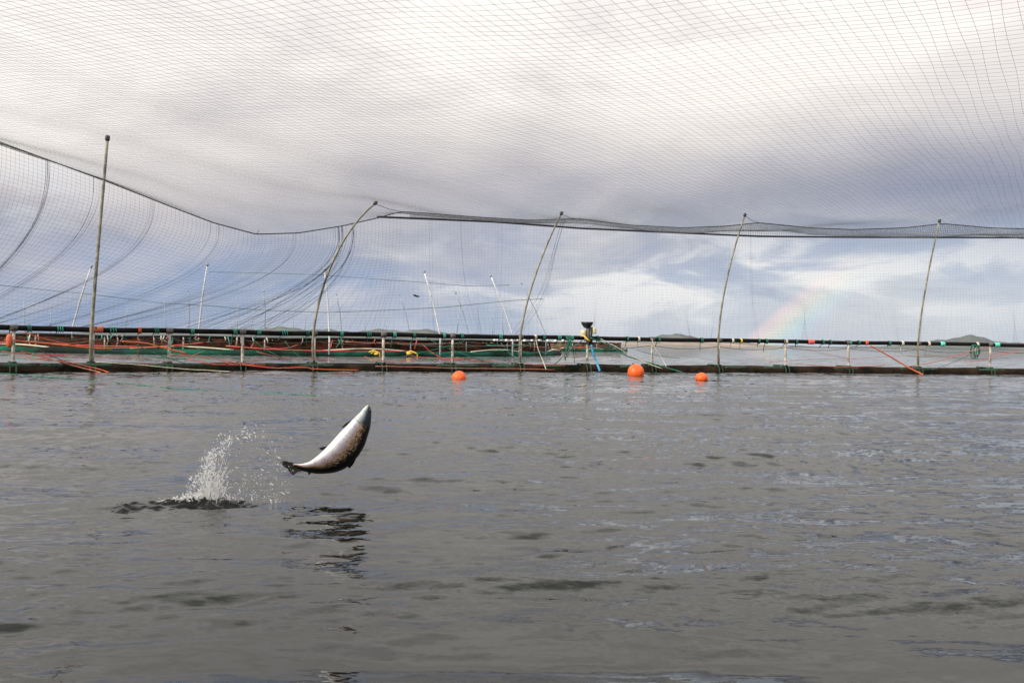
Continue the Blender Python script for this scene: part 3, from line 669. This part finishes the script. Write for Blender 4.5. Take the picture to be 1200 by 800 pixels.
wrope([(24, 411, fz(24)), (60, 421, fz(60)), (96, 431, fz(96)), (128, 438.5, fz(128, -.6))], .016, M['pink'], 'faded red rope slanting down to the water in front of the tall straight pole')
wrope([(30, 419, fz(30)), (75, 423.5, fz(75)), (110, 431, fz(110)), (145, 441, fz(145, -.8))], .014, M['orange'], 'thin orange rope dropping into the water just right of the tall straight pole')
wrope([(143, 400, fz(143)), (170, 402, fz(170)), (190, 407, fz(190)), (218, 414, fz(218))], .024, M['orange'], 'bright orange rope slanting down beside the third stanchion from the left')
wrope([(112, 424, fz(112)), (160, 427, fz(160)), (200, 431, fz(200)), (245, 434, fz(245)), (290, 436.5, fz(290, -.5))], .012, M['cream'], 'thin cream rope stretched low along the collar near the left side')
wrope([(284, 427, fz(284)), (320, 431, fz(320)), (355, 430.5, fz(355)), (372, 432.5, fz(372)), (420, 433.5, fz(420))], .018, M['orange'], 'orange rope along the collar at the foot of the strongly bent pole')
wrope([(440, 429, fz(440)), (490, 430, fz(490)), (540, 431.5, fz(540)), (590, 431.8, fz(590)), (650, 433, fz(650))], .014, M['pink'], 'faded red rope lying along the collar above the leftmost buoy')
wrope([(200, 415, fz(200)), (240, 418, fz(240)), (270, 424, fz(270)), (288, 426, fz(288))], .016, M['pink'], 'faded red rope sagging between the third and fourth stanchions from the left')
wrope([(692, 396, fz(692)), (712, 404, fz(712)), (735, 417, fz(735)), (765, 426, fz(765)), (800, 436, fz(800, -.8))], .020, M['green'], 'green rope slanting from the funnel device over the largest buoy')
wrope([(704, 397, fz(704)), (725, 408, fz(725)), (748, 421, fz(748)), (776, 432, fz(776, -.5))], .013, M['cream'], 'pale thin rope beside the green rope right of the funnel device')
wrope([(628, 398, fz(628)), (631, 410, fz(631)), (636, 422, fz(636)), (640, 433, fz(640, -.5))], .015, M['cream'], 'cream rope hanging straight down just right of the third near pole')
wrope([(764, 397, fz(764)), (768, 408, fz(768)), (776, 420, fz(776)), (781, 430, fz(781, -.4))], .012, M['cream'], 'pale thin rope dropping right beside a stanchion between the two right buoys')
wrope([(1020, 405, fz(1020)), (1042, 417, fz(1042)), (1062, 429, fz(1062)), (1086, 441, fz(1086, -.8))], .026, M['orange'], 'thick orange rope slanting down to the water left of the rightmost pole')
wrope([(1060, 430, fz(1060)), (1100, 423, fz(1100)), (1135, 412, fz(1135)), (1160, 406, fz(1160))], .014, M['pink'], 'faded red rope rising from the rightmost pole foot to the green rope loops')
wrope([(1092, 433, fz(1092)), (1118, 424, fz(1118)), (1145, 411, fz(1145))], .010, M['bracket'], 'thin dark rope rising to the green rope loops at the right')
wrope([(900, 424, fz(900)), (950, 421, fz(950)), (1000, 420, fz(1000)), (1060, 417, fz(1060)), (1130, 416, fz(1130)), (1230, 411, fz(1230))], .009, M['pink'], 'very thin faded red line running level through the right-hand stanchions')
wrope([(649, 428, fz(649)), (655, 422, fz(655)), (668, 410, fz(668)), (682, 399, fz(682))], .018, M['bracket'], 'dark brown rope brace slanting up to the funnel device')
o = wrope([(693, 404, fz(693)), (695, 413, fz(695)), (699, 424, fz(699)), (703, 435, fz(703, -.5))], .038, M['blue'], 'thick blue hose hanging from the funnel device into the water', 'hose', 'hose')
# hanging bundles
def strands_bundle(px, py, w, h, m, label, name, cat, n=16):
    mb = MB(); z0 = fz(px, -.18)
    for j in range(n):
        x0 = px+random.uniform(-w*.3, w*.3); x1 = px+random.choice((-1, 1))*random.uniform(.2, .6)*w; hh = h*random.uniform(.5, 1); zz = z0+random.uniform(-.05, .05)
        mb.tube([at(x0+(x1-x0)*u+random.uniform(-.6, .6), py+hh*u, zz+.02*math.sin(u*9+j)) for u in np.linspace(0, 1, 9)], random.uniform(.007, .014), 5)
    return recentre(mb.build(name, m, None, label=label, cat=cat))
def bundle(px, py, w, h, m, label, name, cat, n=5, loops=True, r=.016):
    mb = MB(); z0 = fz(px, -.18)
    for j in range(n):
        cx = px+random.uniform(-w*.25, w*.25); hh = h*random.uniform(.75, 1); ww = w*.5*random.uniform(.5, 1); pts = []
        for a in np.linspace(-math.pi*.5, math.pi*1.5, 18): pts.append(at(cx+math.sin(a)*0+math.cos(a)*ww, py+hh*.5-math.sin(a)*hh*.5, z0+.03*math.sin(a*2+j)))
        mb.tube(pts, r, 5)
    return recentre(mb.build(name, m, None, label=label, cat=cat))
bundle(1143, 404, 10, 17, M['green'], 'green rope coiled in loops over the rail at the far right', 'rope_coil', 'rope coil', 4, r=.018)
strands_bundle(668, 394, 13, 31, M['green'], 'green net bundle hung on the rail left of the funnel device', 'net_bundle', 'net bundle')
# orange float hung on the first stanchion
fo = empty('hanging_float', tuple(at(11, 406, fz(11))), label='long orange float hanging at the leftmost stanchion under the rail', cat='float')
p = at(11, 391, fz(11)); q1 = at(11, 407, fz(11))
MB().tube([p, p*.93+q1*.07, p*.8+q1*.2, (p+q1)/2, p*.2+q1*.8, p*.05+q1*.95, q1], [.02, .05, .075, .08, .075, .05, .02], 12).build('float_body', M['orange'], fo)
MB().tube([p+Vector((0, 0, .12)), p], .012, 5).build('lanyard', M['rope'], fo)
# ------------------------------------------------------------------ feeder device on the rail
zf = ringz(688)-.12; base = at(688, 404, zf); pxm = zf/1000
dv = empty('feeder', tuple(base), label='small feeder device clamped on the handrail, black funnel on a cream body', cat='feeder')
c = at(688, 384, zf)
MB().lathe(c, [(.03, -.02), (.10, 0), (.14, .05), (.20, .14), (.22, .20), (.205, .20), (.13, .07), (.02, .03)], 20).build('funnel', M['cap'], dv)
MB().tube([at(689, 404, zf), at(689.2, 394, zf), at(689, 383, zf)], .07, 12).build('neck', M['bracket'], dv)
d1 = MB(); d1.lathe(at(683.5, 393.5, zf-.04), [(.0, -.03), (.09, -.03), (.105, 0), (.105, .17), (.09, .2), (0, .2)], 14); d1.build('canister', M['box'], dv)
MB().lathe(at(696, 391, zf-.02), [(.0, 0), (.075, 0), (.085, .03), (.085, .19), (.07, .22), (0, .22)], 14).build('canister', M['box'], dv)
MB().tube([at(692.5, 383, zf-.08), at(692.3, 395, zf-.08), at(693, 405, zf-.08)], .055, 10).build('hose_grip', M['cap'], dv)
MB().tube([at(684, 393, zf-.17), at(688, 397, zf-.19), at(691, 400, zf-.17)], .03, 8).build('strap', M['yellow'], dv)
MB().box(at(688, 398, zf+.02), .22, .20, .09).build('clamp', M['bracket'], dv)

# ------------------------------------------------------------------ the leaping salmon
ZF = 5.33
ST = [((430.6, 474.4), (433.4, 475.6)), ((428.2, 476.2), (434.9, 478.9)), ((425, 479.3), (435.3, 483.2)), ((421, 484), (435.2, 489.2)), ((416, 488.7), (434.8, 494.8)), ((411.5, 493.5), (434, 500.5)),
      ((403.5, 501.5), (431, 511)), ((395.5, 510), (427.5, 521.5)), ((388, 518.5), (421.5, 532)), ((381, 525.8), (413.5, 541.5)), ((374, 532.3), (404, 549)),
      ((368, 537.2), (393.5, 553.2)), ((362.5, 540.6), (382.5, 554.8)), ((357, 542.4), (371, 555)), ((352.8, 543.2), (361.5, 553.4)), ((349.3, 543.2), (354, 551.8)), ((346.5, 543), (348.5, 551.8)), ((343.5, 543.6), (345, 551.5))]
ROLL = R(40); view = (at(390, 515, ZF)-CAM).normalized()
fish = empty('salmon', tuple(at(395, 520, ZF)), label='silver salmon leaping above the water, head up, pale belly left, dark back right', cat='fish')
def catm(vals, m):
    vals = [np.array(v, float) for v in vals]; out = []
    for s in np.linspace(0, len(vals)-1, m):
        i = min(int(s), len(vals)-2); u = s-i; p0, p1, p2, p3 = vals[max(i-1, 0)], vals[i], vals[i+1], vals[min(i+2, len(vals)-1)]
        out.append(.5*((2*p1)+(p2-p0)*u+(2*p0-5*p1+4*p2-p3)*u*u+(3*p1-p0-3*p2+p3)*u**3))
    return out
NS, NR = 90, 44
US = catm([s[0] for s in ST], NS); VS = catm([s[1] for s in ST], NS)
fv, ff, fphi, flen = [], [], [], []; frames = []
for i in range(NS):
    pu, pv = at(*US[i], ZF), at(*VS[i], ZF); cc = (pu+pv)/2; half = (pv-pu).length/2; o_ = (pv-pu).normalized()
    D = (o_*math.cos(ROLL)+view*math.sin(ROLL)); Lt = (o_*math.sin(ROLL)-view*math.cos(ROLL))      # dorsal, near lateral
    s = i/(NS-1); ratio = .52+.10*math.exp(-((s-.15)/.2)**2)-.30*max(0, (s-.82)/.18)
    a = half/math.sqrt(math.cos(ROLL)**2+(ratio*math.sin(ROLL))**2); b = a*ratio; frames.append((cc, D, Lt, a, b))
    for k in range(NR):
        ph = 2*math.pi*k/NR; sh = 1+.0*math.cos(ph)
        # ph = 0 ventral, 90 near flank, 180 dorsal
        cx = -math.cos(ph); sx = math.sin(ph); sx = math.copysign(abs(sx)**.92, sx)
        fv.append(cc+D*(a*cx)+Lt*(b*sx)); fphi.append(abs(math.degrees(ph if ph <= math.pi else 2*math.pi-ph))); flen.append(s)
for i in range(NS-1):
    for k in range(NR): a_, b_ = i*NR+k, i*NR+(k+1) % NR; ff.append((a_, b_, b_+NR, a_+NR))
ff.append(tuple(range(NR))[::-1]); ff.append(tuple(range((NS-1)*NR, NS*NR)))
def fish_mat():
    m = bpy.data.materials.new('salmon_skin'); m.use_nodes = True; t = m.node_tree; b = t.nodes['Principled BSDF']
    A = t.nodes.new('ShaderNodeAttribute'); A.attribute_name = 'ang'; B = t.nodes.new('ShaderNodeAttribute'); B.attribute_name = 'len'
    g = t.nodes.new('ShaderNodeTexCoord')
    def nz(sc, det=4, dist=0):
        n = t.nodes.new('ShaderNodeTexNoise'); n.inputs['Scale'].default_value = sc; n.inputs['Detail'].default_value = det; n.inputs['Distortion'].default_value = dist; t.links.new(g.outputs['Object'], n.inputs['Vector']); return n.outputs['Fac']
    wob = mth(t, 'MULTIPLY', mth(t, 'SUBTRACT', nz(28), .5), 34)
    tail = mth(t, 'MULTIPLY', mth(t, 'SUBTRACT', B.outputs['Fac'], .50, clamp=True), 95)       # darker towards the tail
    an = mth(t, 'DIVIDE', mth(t, 'ADD', mth(t, 'ADD', A.outputs['Fac'], wob), tail), 180.0, clamp=True)
    body = ramp(t, an, [(0, (.70, .69, .65)), (.17, (.68, .67, .66)), (.27, (.44, .39, .44)), (.34, (.40, .27, .20)), (.41, (.24, .13, .07)), (.48, (.030, .022, .018)), (.60, (.006, .006, .007)), (1, (.008, .009, .011))])
    head = ramp(t, mth(t, 'DIVIDE', mth(t, 'ADD', A.outputs['Fac'], mth(t, 'MULTIPLY', wob, .5)), 180.0, clamp=True), [(0, (.50, .54, .50)), (.17, (.46, .51, .48)), (.25, (.24, .30, .29)), (.36, (.035, .055, .055)), (1, (.010, .014, .014))])
    a1_ = mth(t, 'DIVIDE', A.outputs['Fac'], 180.0); arc_ = mth(t, 'ADD', .245, mth(t, 'MULTIPLY', mth(t, 'MULTIPLY', a1_, mth(t, 'SUBTRACT', 1.0, a1_)), .20))
    hm = mth(t, 'MULTIPLY', mth(t, 'SUBTRACT', arc_, B.outputs['Fac']), 90, clamp=True)
    colr = mixc(t, hm, body, head)
    lil = mth(t, 'MULTIPLY', ramp(t, an, [(.08, (0, 0, 0)), (.2, (1, 1, 1)), (.34, (1, 1, 1)), (.42, (0, 0, 0))]), nz(34, 5, .4), clamp=True)
    colr = mixc(t, mth(t, 'MULTIPLY', lil, .7), colr, (.34, .31, .37, 1))
    # gill edge, dark thin line
    gl = mth(t, 'SUBTRACT', 1.0, mth(t, 'MULTIPLY', mth(t, 'ABSOLUTE', mth(t, 'SUBTRACT', B.outputs['Fac'], arc_)), 130), clamp=True)
    colr = mixc(t, mth(t, 'MULTIPLY', gl, .95), colr, (.08, .07, .06, 1))
    # scales and dark spots on the flank
    v = t.nodes.new('ShaderNodeTexVoronoi'); v.inputs['Scale'].default_value = 85; t.links.new(g.outputs['Object'], v.inputs['Vector'])
    flank = ramp(t, an, [(.13, (0, 0, 0)), (.22, (1, 1, 1)), (.60, (1, 1, 1)), (.72, (0, 0, 0))])
    sp = ramp(t, v.outputs['Distance'], [(.18, (1, 1, 1)), (.34, (0, 0, 0))])
    sel = ramp(t, nz(16, 2), [(.44, (0, 0, 0)), (.50, (1, 1, 1))])
    k = mth(t, 'MULTIPLY', mth(t, 'MULTIPLY', sp, sel), flank)
    nb = mth(t, 'LESS_THAN', B.outputs['Fac'], .64)
    colr = mixc(t, mth(t, 'MULTIPLY', mth(t, 'MULTIPLY', k, nb), .9), colr, (.02, .018, .015, 1))
    v2 = t.nodes.new('ShaderNodeTexVoronoi'); v2.inputs['Scale'].default_value = 150; t.links.new(g.outputs['Object'], v2.inputs['Vector'])
    gold = mth(t, 'MULTIPLY', ramp(t, an, [(.30, (0, 0, 0)), (.38, (1, 1, 1)), (.50, (1, 1, 1)), (.58, (0, 0, 0))]), ramp(t, v2.outputs['Color'], [(.55, (0, 0, 0)), (.62, (1, 1, 1))]))
    colr = mixc(t, mth(t, 'MULTIPLY', mth(t, 'MULTIPLY', gold, .8), mth(t, 'MULTIPLY', mth(t, 'SUBTRACT', 1.0, hm), mth(t, 'MULTIPLY', mth(t, 'SUBTRACT', .72, B.outputs['Fac']), 7.0, clamp=True))), colr, (.62, .42, .26, 1))
    t.links.new(colr, b.inputs['Base Color']); b.inputs['Roughness'].default_value = .30; b.inputs['Metallic'].default_value = .15
    b.inputs['Coat Weight'].default_value = .12; b.inputs['Coat Roughness'].default_value = .12; b.inputs['Specular IOR Level'].default_value = .3
    bp = t.nodes.new('ShaderNodeBump'); bp.inputs['Strength'].default_value = .35; bp.inputs['Distance'].default_value = .002; t.links.new(v2.outputs['Distance'], bp.inputs['Height']); t.links.new(bp.outputs[0], b.inputs['Normal'])
    return m
M['fish'] = fish_mat(); M['fin'] = mat('dark_fin', (.022, .017, .015), .55, col2=(.006, .006, .006), scale=30, spec=.2); M['eye'] = mat('fish_eye', (.01, .01, .01), .1)
mb = MB(); mb.v = fv; mb.f = ff; body = mb.build('body', M['fish'], fish)
for nm, dat in (('ang', fphi), ('len', flen)):
    at_ = body.data.attributes.new(nm, 'FLOAT', 'POINT'); at_.data.foreach_set('value', dat)
def fin(outline, z0, z1, th, name, m=None):
    """outline in photo columns/rows, z0 depth at root (first point), z1 depth at the far points; a thin solid with rays"""
    n = len(outline); c_ = [at(x, y, z0+(z1-z0)*w) for x, y, w in outline]; nrm = view
    mb = MB(); mb.v = [p-nrm*th/2 for p in c_]+[p+nrm*th/2 for p in c_]
    mb.f = [tuple(range(n)), tuple(range(n, 2*n))[::-1]]+[(i, i+n, (i+1) % n+n, (i+1) % n) for i in range(n)]
    return mb.build(name, m or M['fin'], fish, smooth=False)
cz = [frames[i][0].y for i in range(NS)]
fin([(352, 543, 0), (346, 542.8, .2), (339, 540.6, .5), (333, 539.6, .8), (328, 540.5, 1), (329, 542.8, 1), (332.5, 545.8, .9), (336.4, 548.8, .8), (338.6, 552, .9), (341.5, 555.4, 1), (344, 556.8, 1), (346.5, 554.6, .7), (350, 552.2, .2), (354, 551.6, 0)], ZF, ZF-.02, .008, 'tail_fin')
fin([(412, 492.3, 0), (409, 493.2, .3), (404.5, 496.4, .7), (400.3, 500.6, 1), (402.2, 501, 1), (406.5, 498.4, .6), (410.5, 495.8, 0)], ZF-.01, ZF-.05, .006, 'pectoral_fin')
fin([(383, 523.2, 0), (379, 523.2, .5), (374, 524.6, 1), (375.4, 526.6, 1), (380, 527.4, .4)], ZF+.01, ZF-.02, .006, 'pelvic_fin')
fin([(417.5, 536, 0), (415.6, 541, .4), (412.6, 545.8, .8), (409, 548.6, 1), (407.6, 547.2, 1), (409, 543.5, .3), (412, 540, 0)], ZF+.03, ZF+.05, .006, 'dorsal_fin')
fin([(365, 553.6, 0), (362.5, 556.2, 1), (361, 555.8, 1), (361, 552.6, 0)], ZF+.02, ZF+.02, .005, 'adipose_fin')
cc, D, Lt, a, b = frames[9]
for sgn in (1, -1):
    ph = R(98)*sgn; p = cc+D*(-a*math.cos(ph)*.98)+Lt*(b*math.sin(ph)*.97); MB().ball(p, .011, 12).build('eye', M['eye'], fish)
# mouth line
mb = MB(); pts = []
for i in range(1, 12):
    cc, D, Lt, a, b = frames[i]; ph = R(66-i*.5); pts.append(cc+D*(-a*math.cos(ph)*1.0)+Lt*(b*math.sin(ph)*1.0))
mb.tube(pts, .0018, 5).build('mouth', M['fin'], fish)

# ------------------------------------------------------------------ splash
M['spray'] = bpy.data.materials.new('water_spray'); M['spray'].use_nodes = True
b = M['spray'].node_tree.nodes['Principled BSDF']; b.inputs['Base Color'].default_value = (.93, .93, .92, 1); b.inputs['Roughness'].default_value = .15; b.inputs['IOR'].default_value = 1.333; b.inputs['Transmission Weight'].default_value = .6
sz = on_water(245, 588).y
spl = empty('splash', tuple(on_water(245, 588)), label='splash of white water drops thrown up left of the leaping salmon, over dark churned water', cat='splash', kind=None)
r4_ = random.Random(21)
def drop(mb, px, py, r, dz=0, st=1.0, ang=0.0):
    c = at(px, py, sz+dz); Mx = Matrix.Rotation(ang, 3, 'Y'); mb.ball(c, r, 6, (1, 1, st), Mx)
sp = MB()
# streaming arcs from the exit point
arcs = [((236, 585), (243, 550), (250, 528), 240, 5), ((228, 586), (240, 560), (240, 532), 160, 6), ((247, 586), (250, 560), (246, 536), 220, 5), ((215, 586), (226, 574), (229, 556), 90, 6),
        ((255, 585), (260, 560), (258, 528), 110, 6), ((252, 535), (262, 512), (290, 510), 110, 8), ((275, 510), (305, 500), (335, 545), 70, 11), ((262, 540), (270, 520), (268, 512), 40, 6), ((286, 500), (290, 505), (320, 522), 45, 9),
        ((188, 590), (215, 585), (240, 580), 210, 3), ((245, 587), (285, 578), (334, 584), 150, 6), ((262, 566), (300, 546), (336, 576), 80, 18)]
for p0, p1, p2, n, w in arcs:
    for i in range(int(n*1.5)):
        u = r4_.random(); x = (1-u)**2*p0[0]+2*u*(1-u)*p1[0]+u*u*p2[0]; y = (1-u)**2*p0[1]+2*u*(1-u)*p1[1]+u*u*p2[1]
        g = r4_.gauss; rr_ = min(.0042, .0012*math.exp(g(0, .6)))*(1.0 if x < 275 else .8)
        drop(sp, x+g(0, w*.6), min(588, y+g(0, w*.6)), rr_, g(0, .06), r4_.uniform(1, 4.5), r4_.uniform(-1, 1) if x < 270 else r4_.uniform(-1.2, -.3))
for i in range(420):                                     # froth filling the plume
    x = r4_.triangular(186, 264, 248); e = 5+.0042*max(0, x-186)**2*1.0 if x < 236 else 16+42*math.exp(-((x-247)/9)**2); y = 588-e*r4_.random()**.8
    drop(sp, x, y, min(.0040, .0013*math.exp(r4_.gauss(0, .6))), r4_.gauss(0, .06), r4_.uniform(1, 2.6), r4_.uniform(-.9, .9))
for i in range(420):
    x = r4_.uniform(236, 342); y = r4_.triangular(498, 588, 570); drop(sp, x, y, min(.0034, .0012*math.exp(r4_.gauss(0, .45))), r4_.gauss(0, .10), r4_.uniform(1, 2.5), r4_.uniform(-1, 1))
o = sp.build('spray', M['spray'], spl); o['kind'] = 'stuff'
# thin sheets and threads of water
th = MB()
for i in range(230):
    x0 = r4_.triangular(208, 262, 246); h = (6+50*math.exp(-((x0-247)/11)**2))*r4_.uniform(.5, 1.05); ln = r4_.gauss(.10, .22)+(x0-240)*.005; cu = r4_.gauss(0, 3); dz = r4_.gauss(0, .05)
    u0 = r4_.random()**1.5*.8; du = r4_.uniform(.1, .35); n_ = 6
    pts = [at(x0+ln*h*u+cu*math.sin(3*u)+r4_.uniform(-.5, .5), 588-h*u*(1.3-.3*u)+r4_.uniform(-.4, .4), sz+dz) for u in np.linspace(u0, u0+du, n_)]
    k0 = r4_.uniform(.4, 1.2)*(1-.5*u0)
    th.tube(pts, [(.0034*math.sin(math.pi*(.08+.84*q/(n_-1))))*k0+.0004 for q in range(n_)], 5)
for i in range(60):
    x0 = r4_.uniform(168, 236); h = r4_.uniform(2, 7)*(.4+(x0-168)/60); yb = 592-(x0-168)*.055; ln = r4_.uniform(-.5, 1.4)
    pts = [at(x0+ln*h*u, yb-h*math.sin(u*2.2), sz-.03+r4_.gauss(0, .004)) for u in np.linspace(0, 1, 6)]
    th.tube(pts, [.0042*(1-u)+.001 for u in np.linspace(0, 1, 6)], 5)
th.build('water_threads', M['spray'], spl, kind='stuff')

# churned dark water where the fish broke the surface
nu, nv = 300, 46; cw = MB(); r5_ = np.random.default_rng(9); comps = [(r5_.uniform(.035, .16), r5_.uniform(0, 3.14), r5_.uniform(0, 6.28)) for _ in range(22)]
wmax = .12
for i in range(nu):
    u = i/(nu-1); s_ = u*LL; env_u = min(1, u*9, (1-u)*2.2+.12)*(.60+.25*math.exp(-((u-.10)/.09)**2)+.40*math.exp(-((u-.52)/.20)**2)) if u < .999 else 0
    for j in range(nv):
        v = (j/(nv-1)*2-1); wd = wmax*(.45+.55*env_u)*(1+.35*math.sin(s_*9)+.2*math.sin(s_*23)); d_ = v*wd+.05*math.sin(s_*4+1)
        t_ = sum(l_*math.sin(6.283/l_*(s_*math.cos(a_)*.75+d_*math.sin(a_)*1.3)+p_) for l_, a_, p_ in comps)
        h_ = env_u*(max(0, 1-v*v)**.8)*(.006+.050*abs(t_)**.9)-.014*(abs(v)**3)-.016*(1-env_u)
        cw.v.append(Vector((pa.x+tx*s_-ty*d_, pa.y+ty*s_+tx*d_, h_)))
for i in range(nu-1):
    for j in range(nv-1): q0 = i*nv+j; cw.f.append((q0, q0+nv, q0+nv+1, q0+1))
M['churn'] = bpy.data.materials.new('churned_water'); M['churn'].use_nodes = True
b = M['churn'].node_tree.nodes['Principled BSDF']; b.inputs['Base Color'].default_value = (.003, .004, .003, 1); b.inputs['Roughness'].default_value = .05; b.inputs['IOR'].default_value = 1.333
cw.build('churned_water', M['churn'], spl)

# small dark bird gliding far behind the nets
bp_ = at(488, 347, 46); bm = MB(); bm.tube([bp_+Vector((-.16, 0, .02)), bp_+Vector((-.08, 0, .02)), bp_+Vector((.04, 0, 0)), bp_+Vector((.14, 0, -.01)), bp_+Vector((.19, 0, -.02))], [.01, .04, .055, .03, .008], 8)
for sg in (1, -1):
    w_ = [Vector((-.02, 0, .02)), Vector((-.05, sg*.14, .09)), Vector((-.16, sg*.32, .05)), Vector((-.12, sg*.15, .04)), Vector((.07, 0, .02))]; b0_ = len(bm.v)
    bm.v += [bp_+q for q in w_]+[bp_+q-Vector((0, 0, .012)) for q in w_]; bm.f += [tuple(range(b0_, b0_+5)), tuple(range(b0_+5, b0_+10))[::-1]]+[(b0_+q, b0_+(q+1) % 5, b0_+5+(q+1) % 5, b0_+5+q) for q in range(5)]
recentre(bm.build('bird', M['cap'], None, smooth=False, label='tiny dark bird gliding left of the first leaning white pole', cat='bird'))
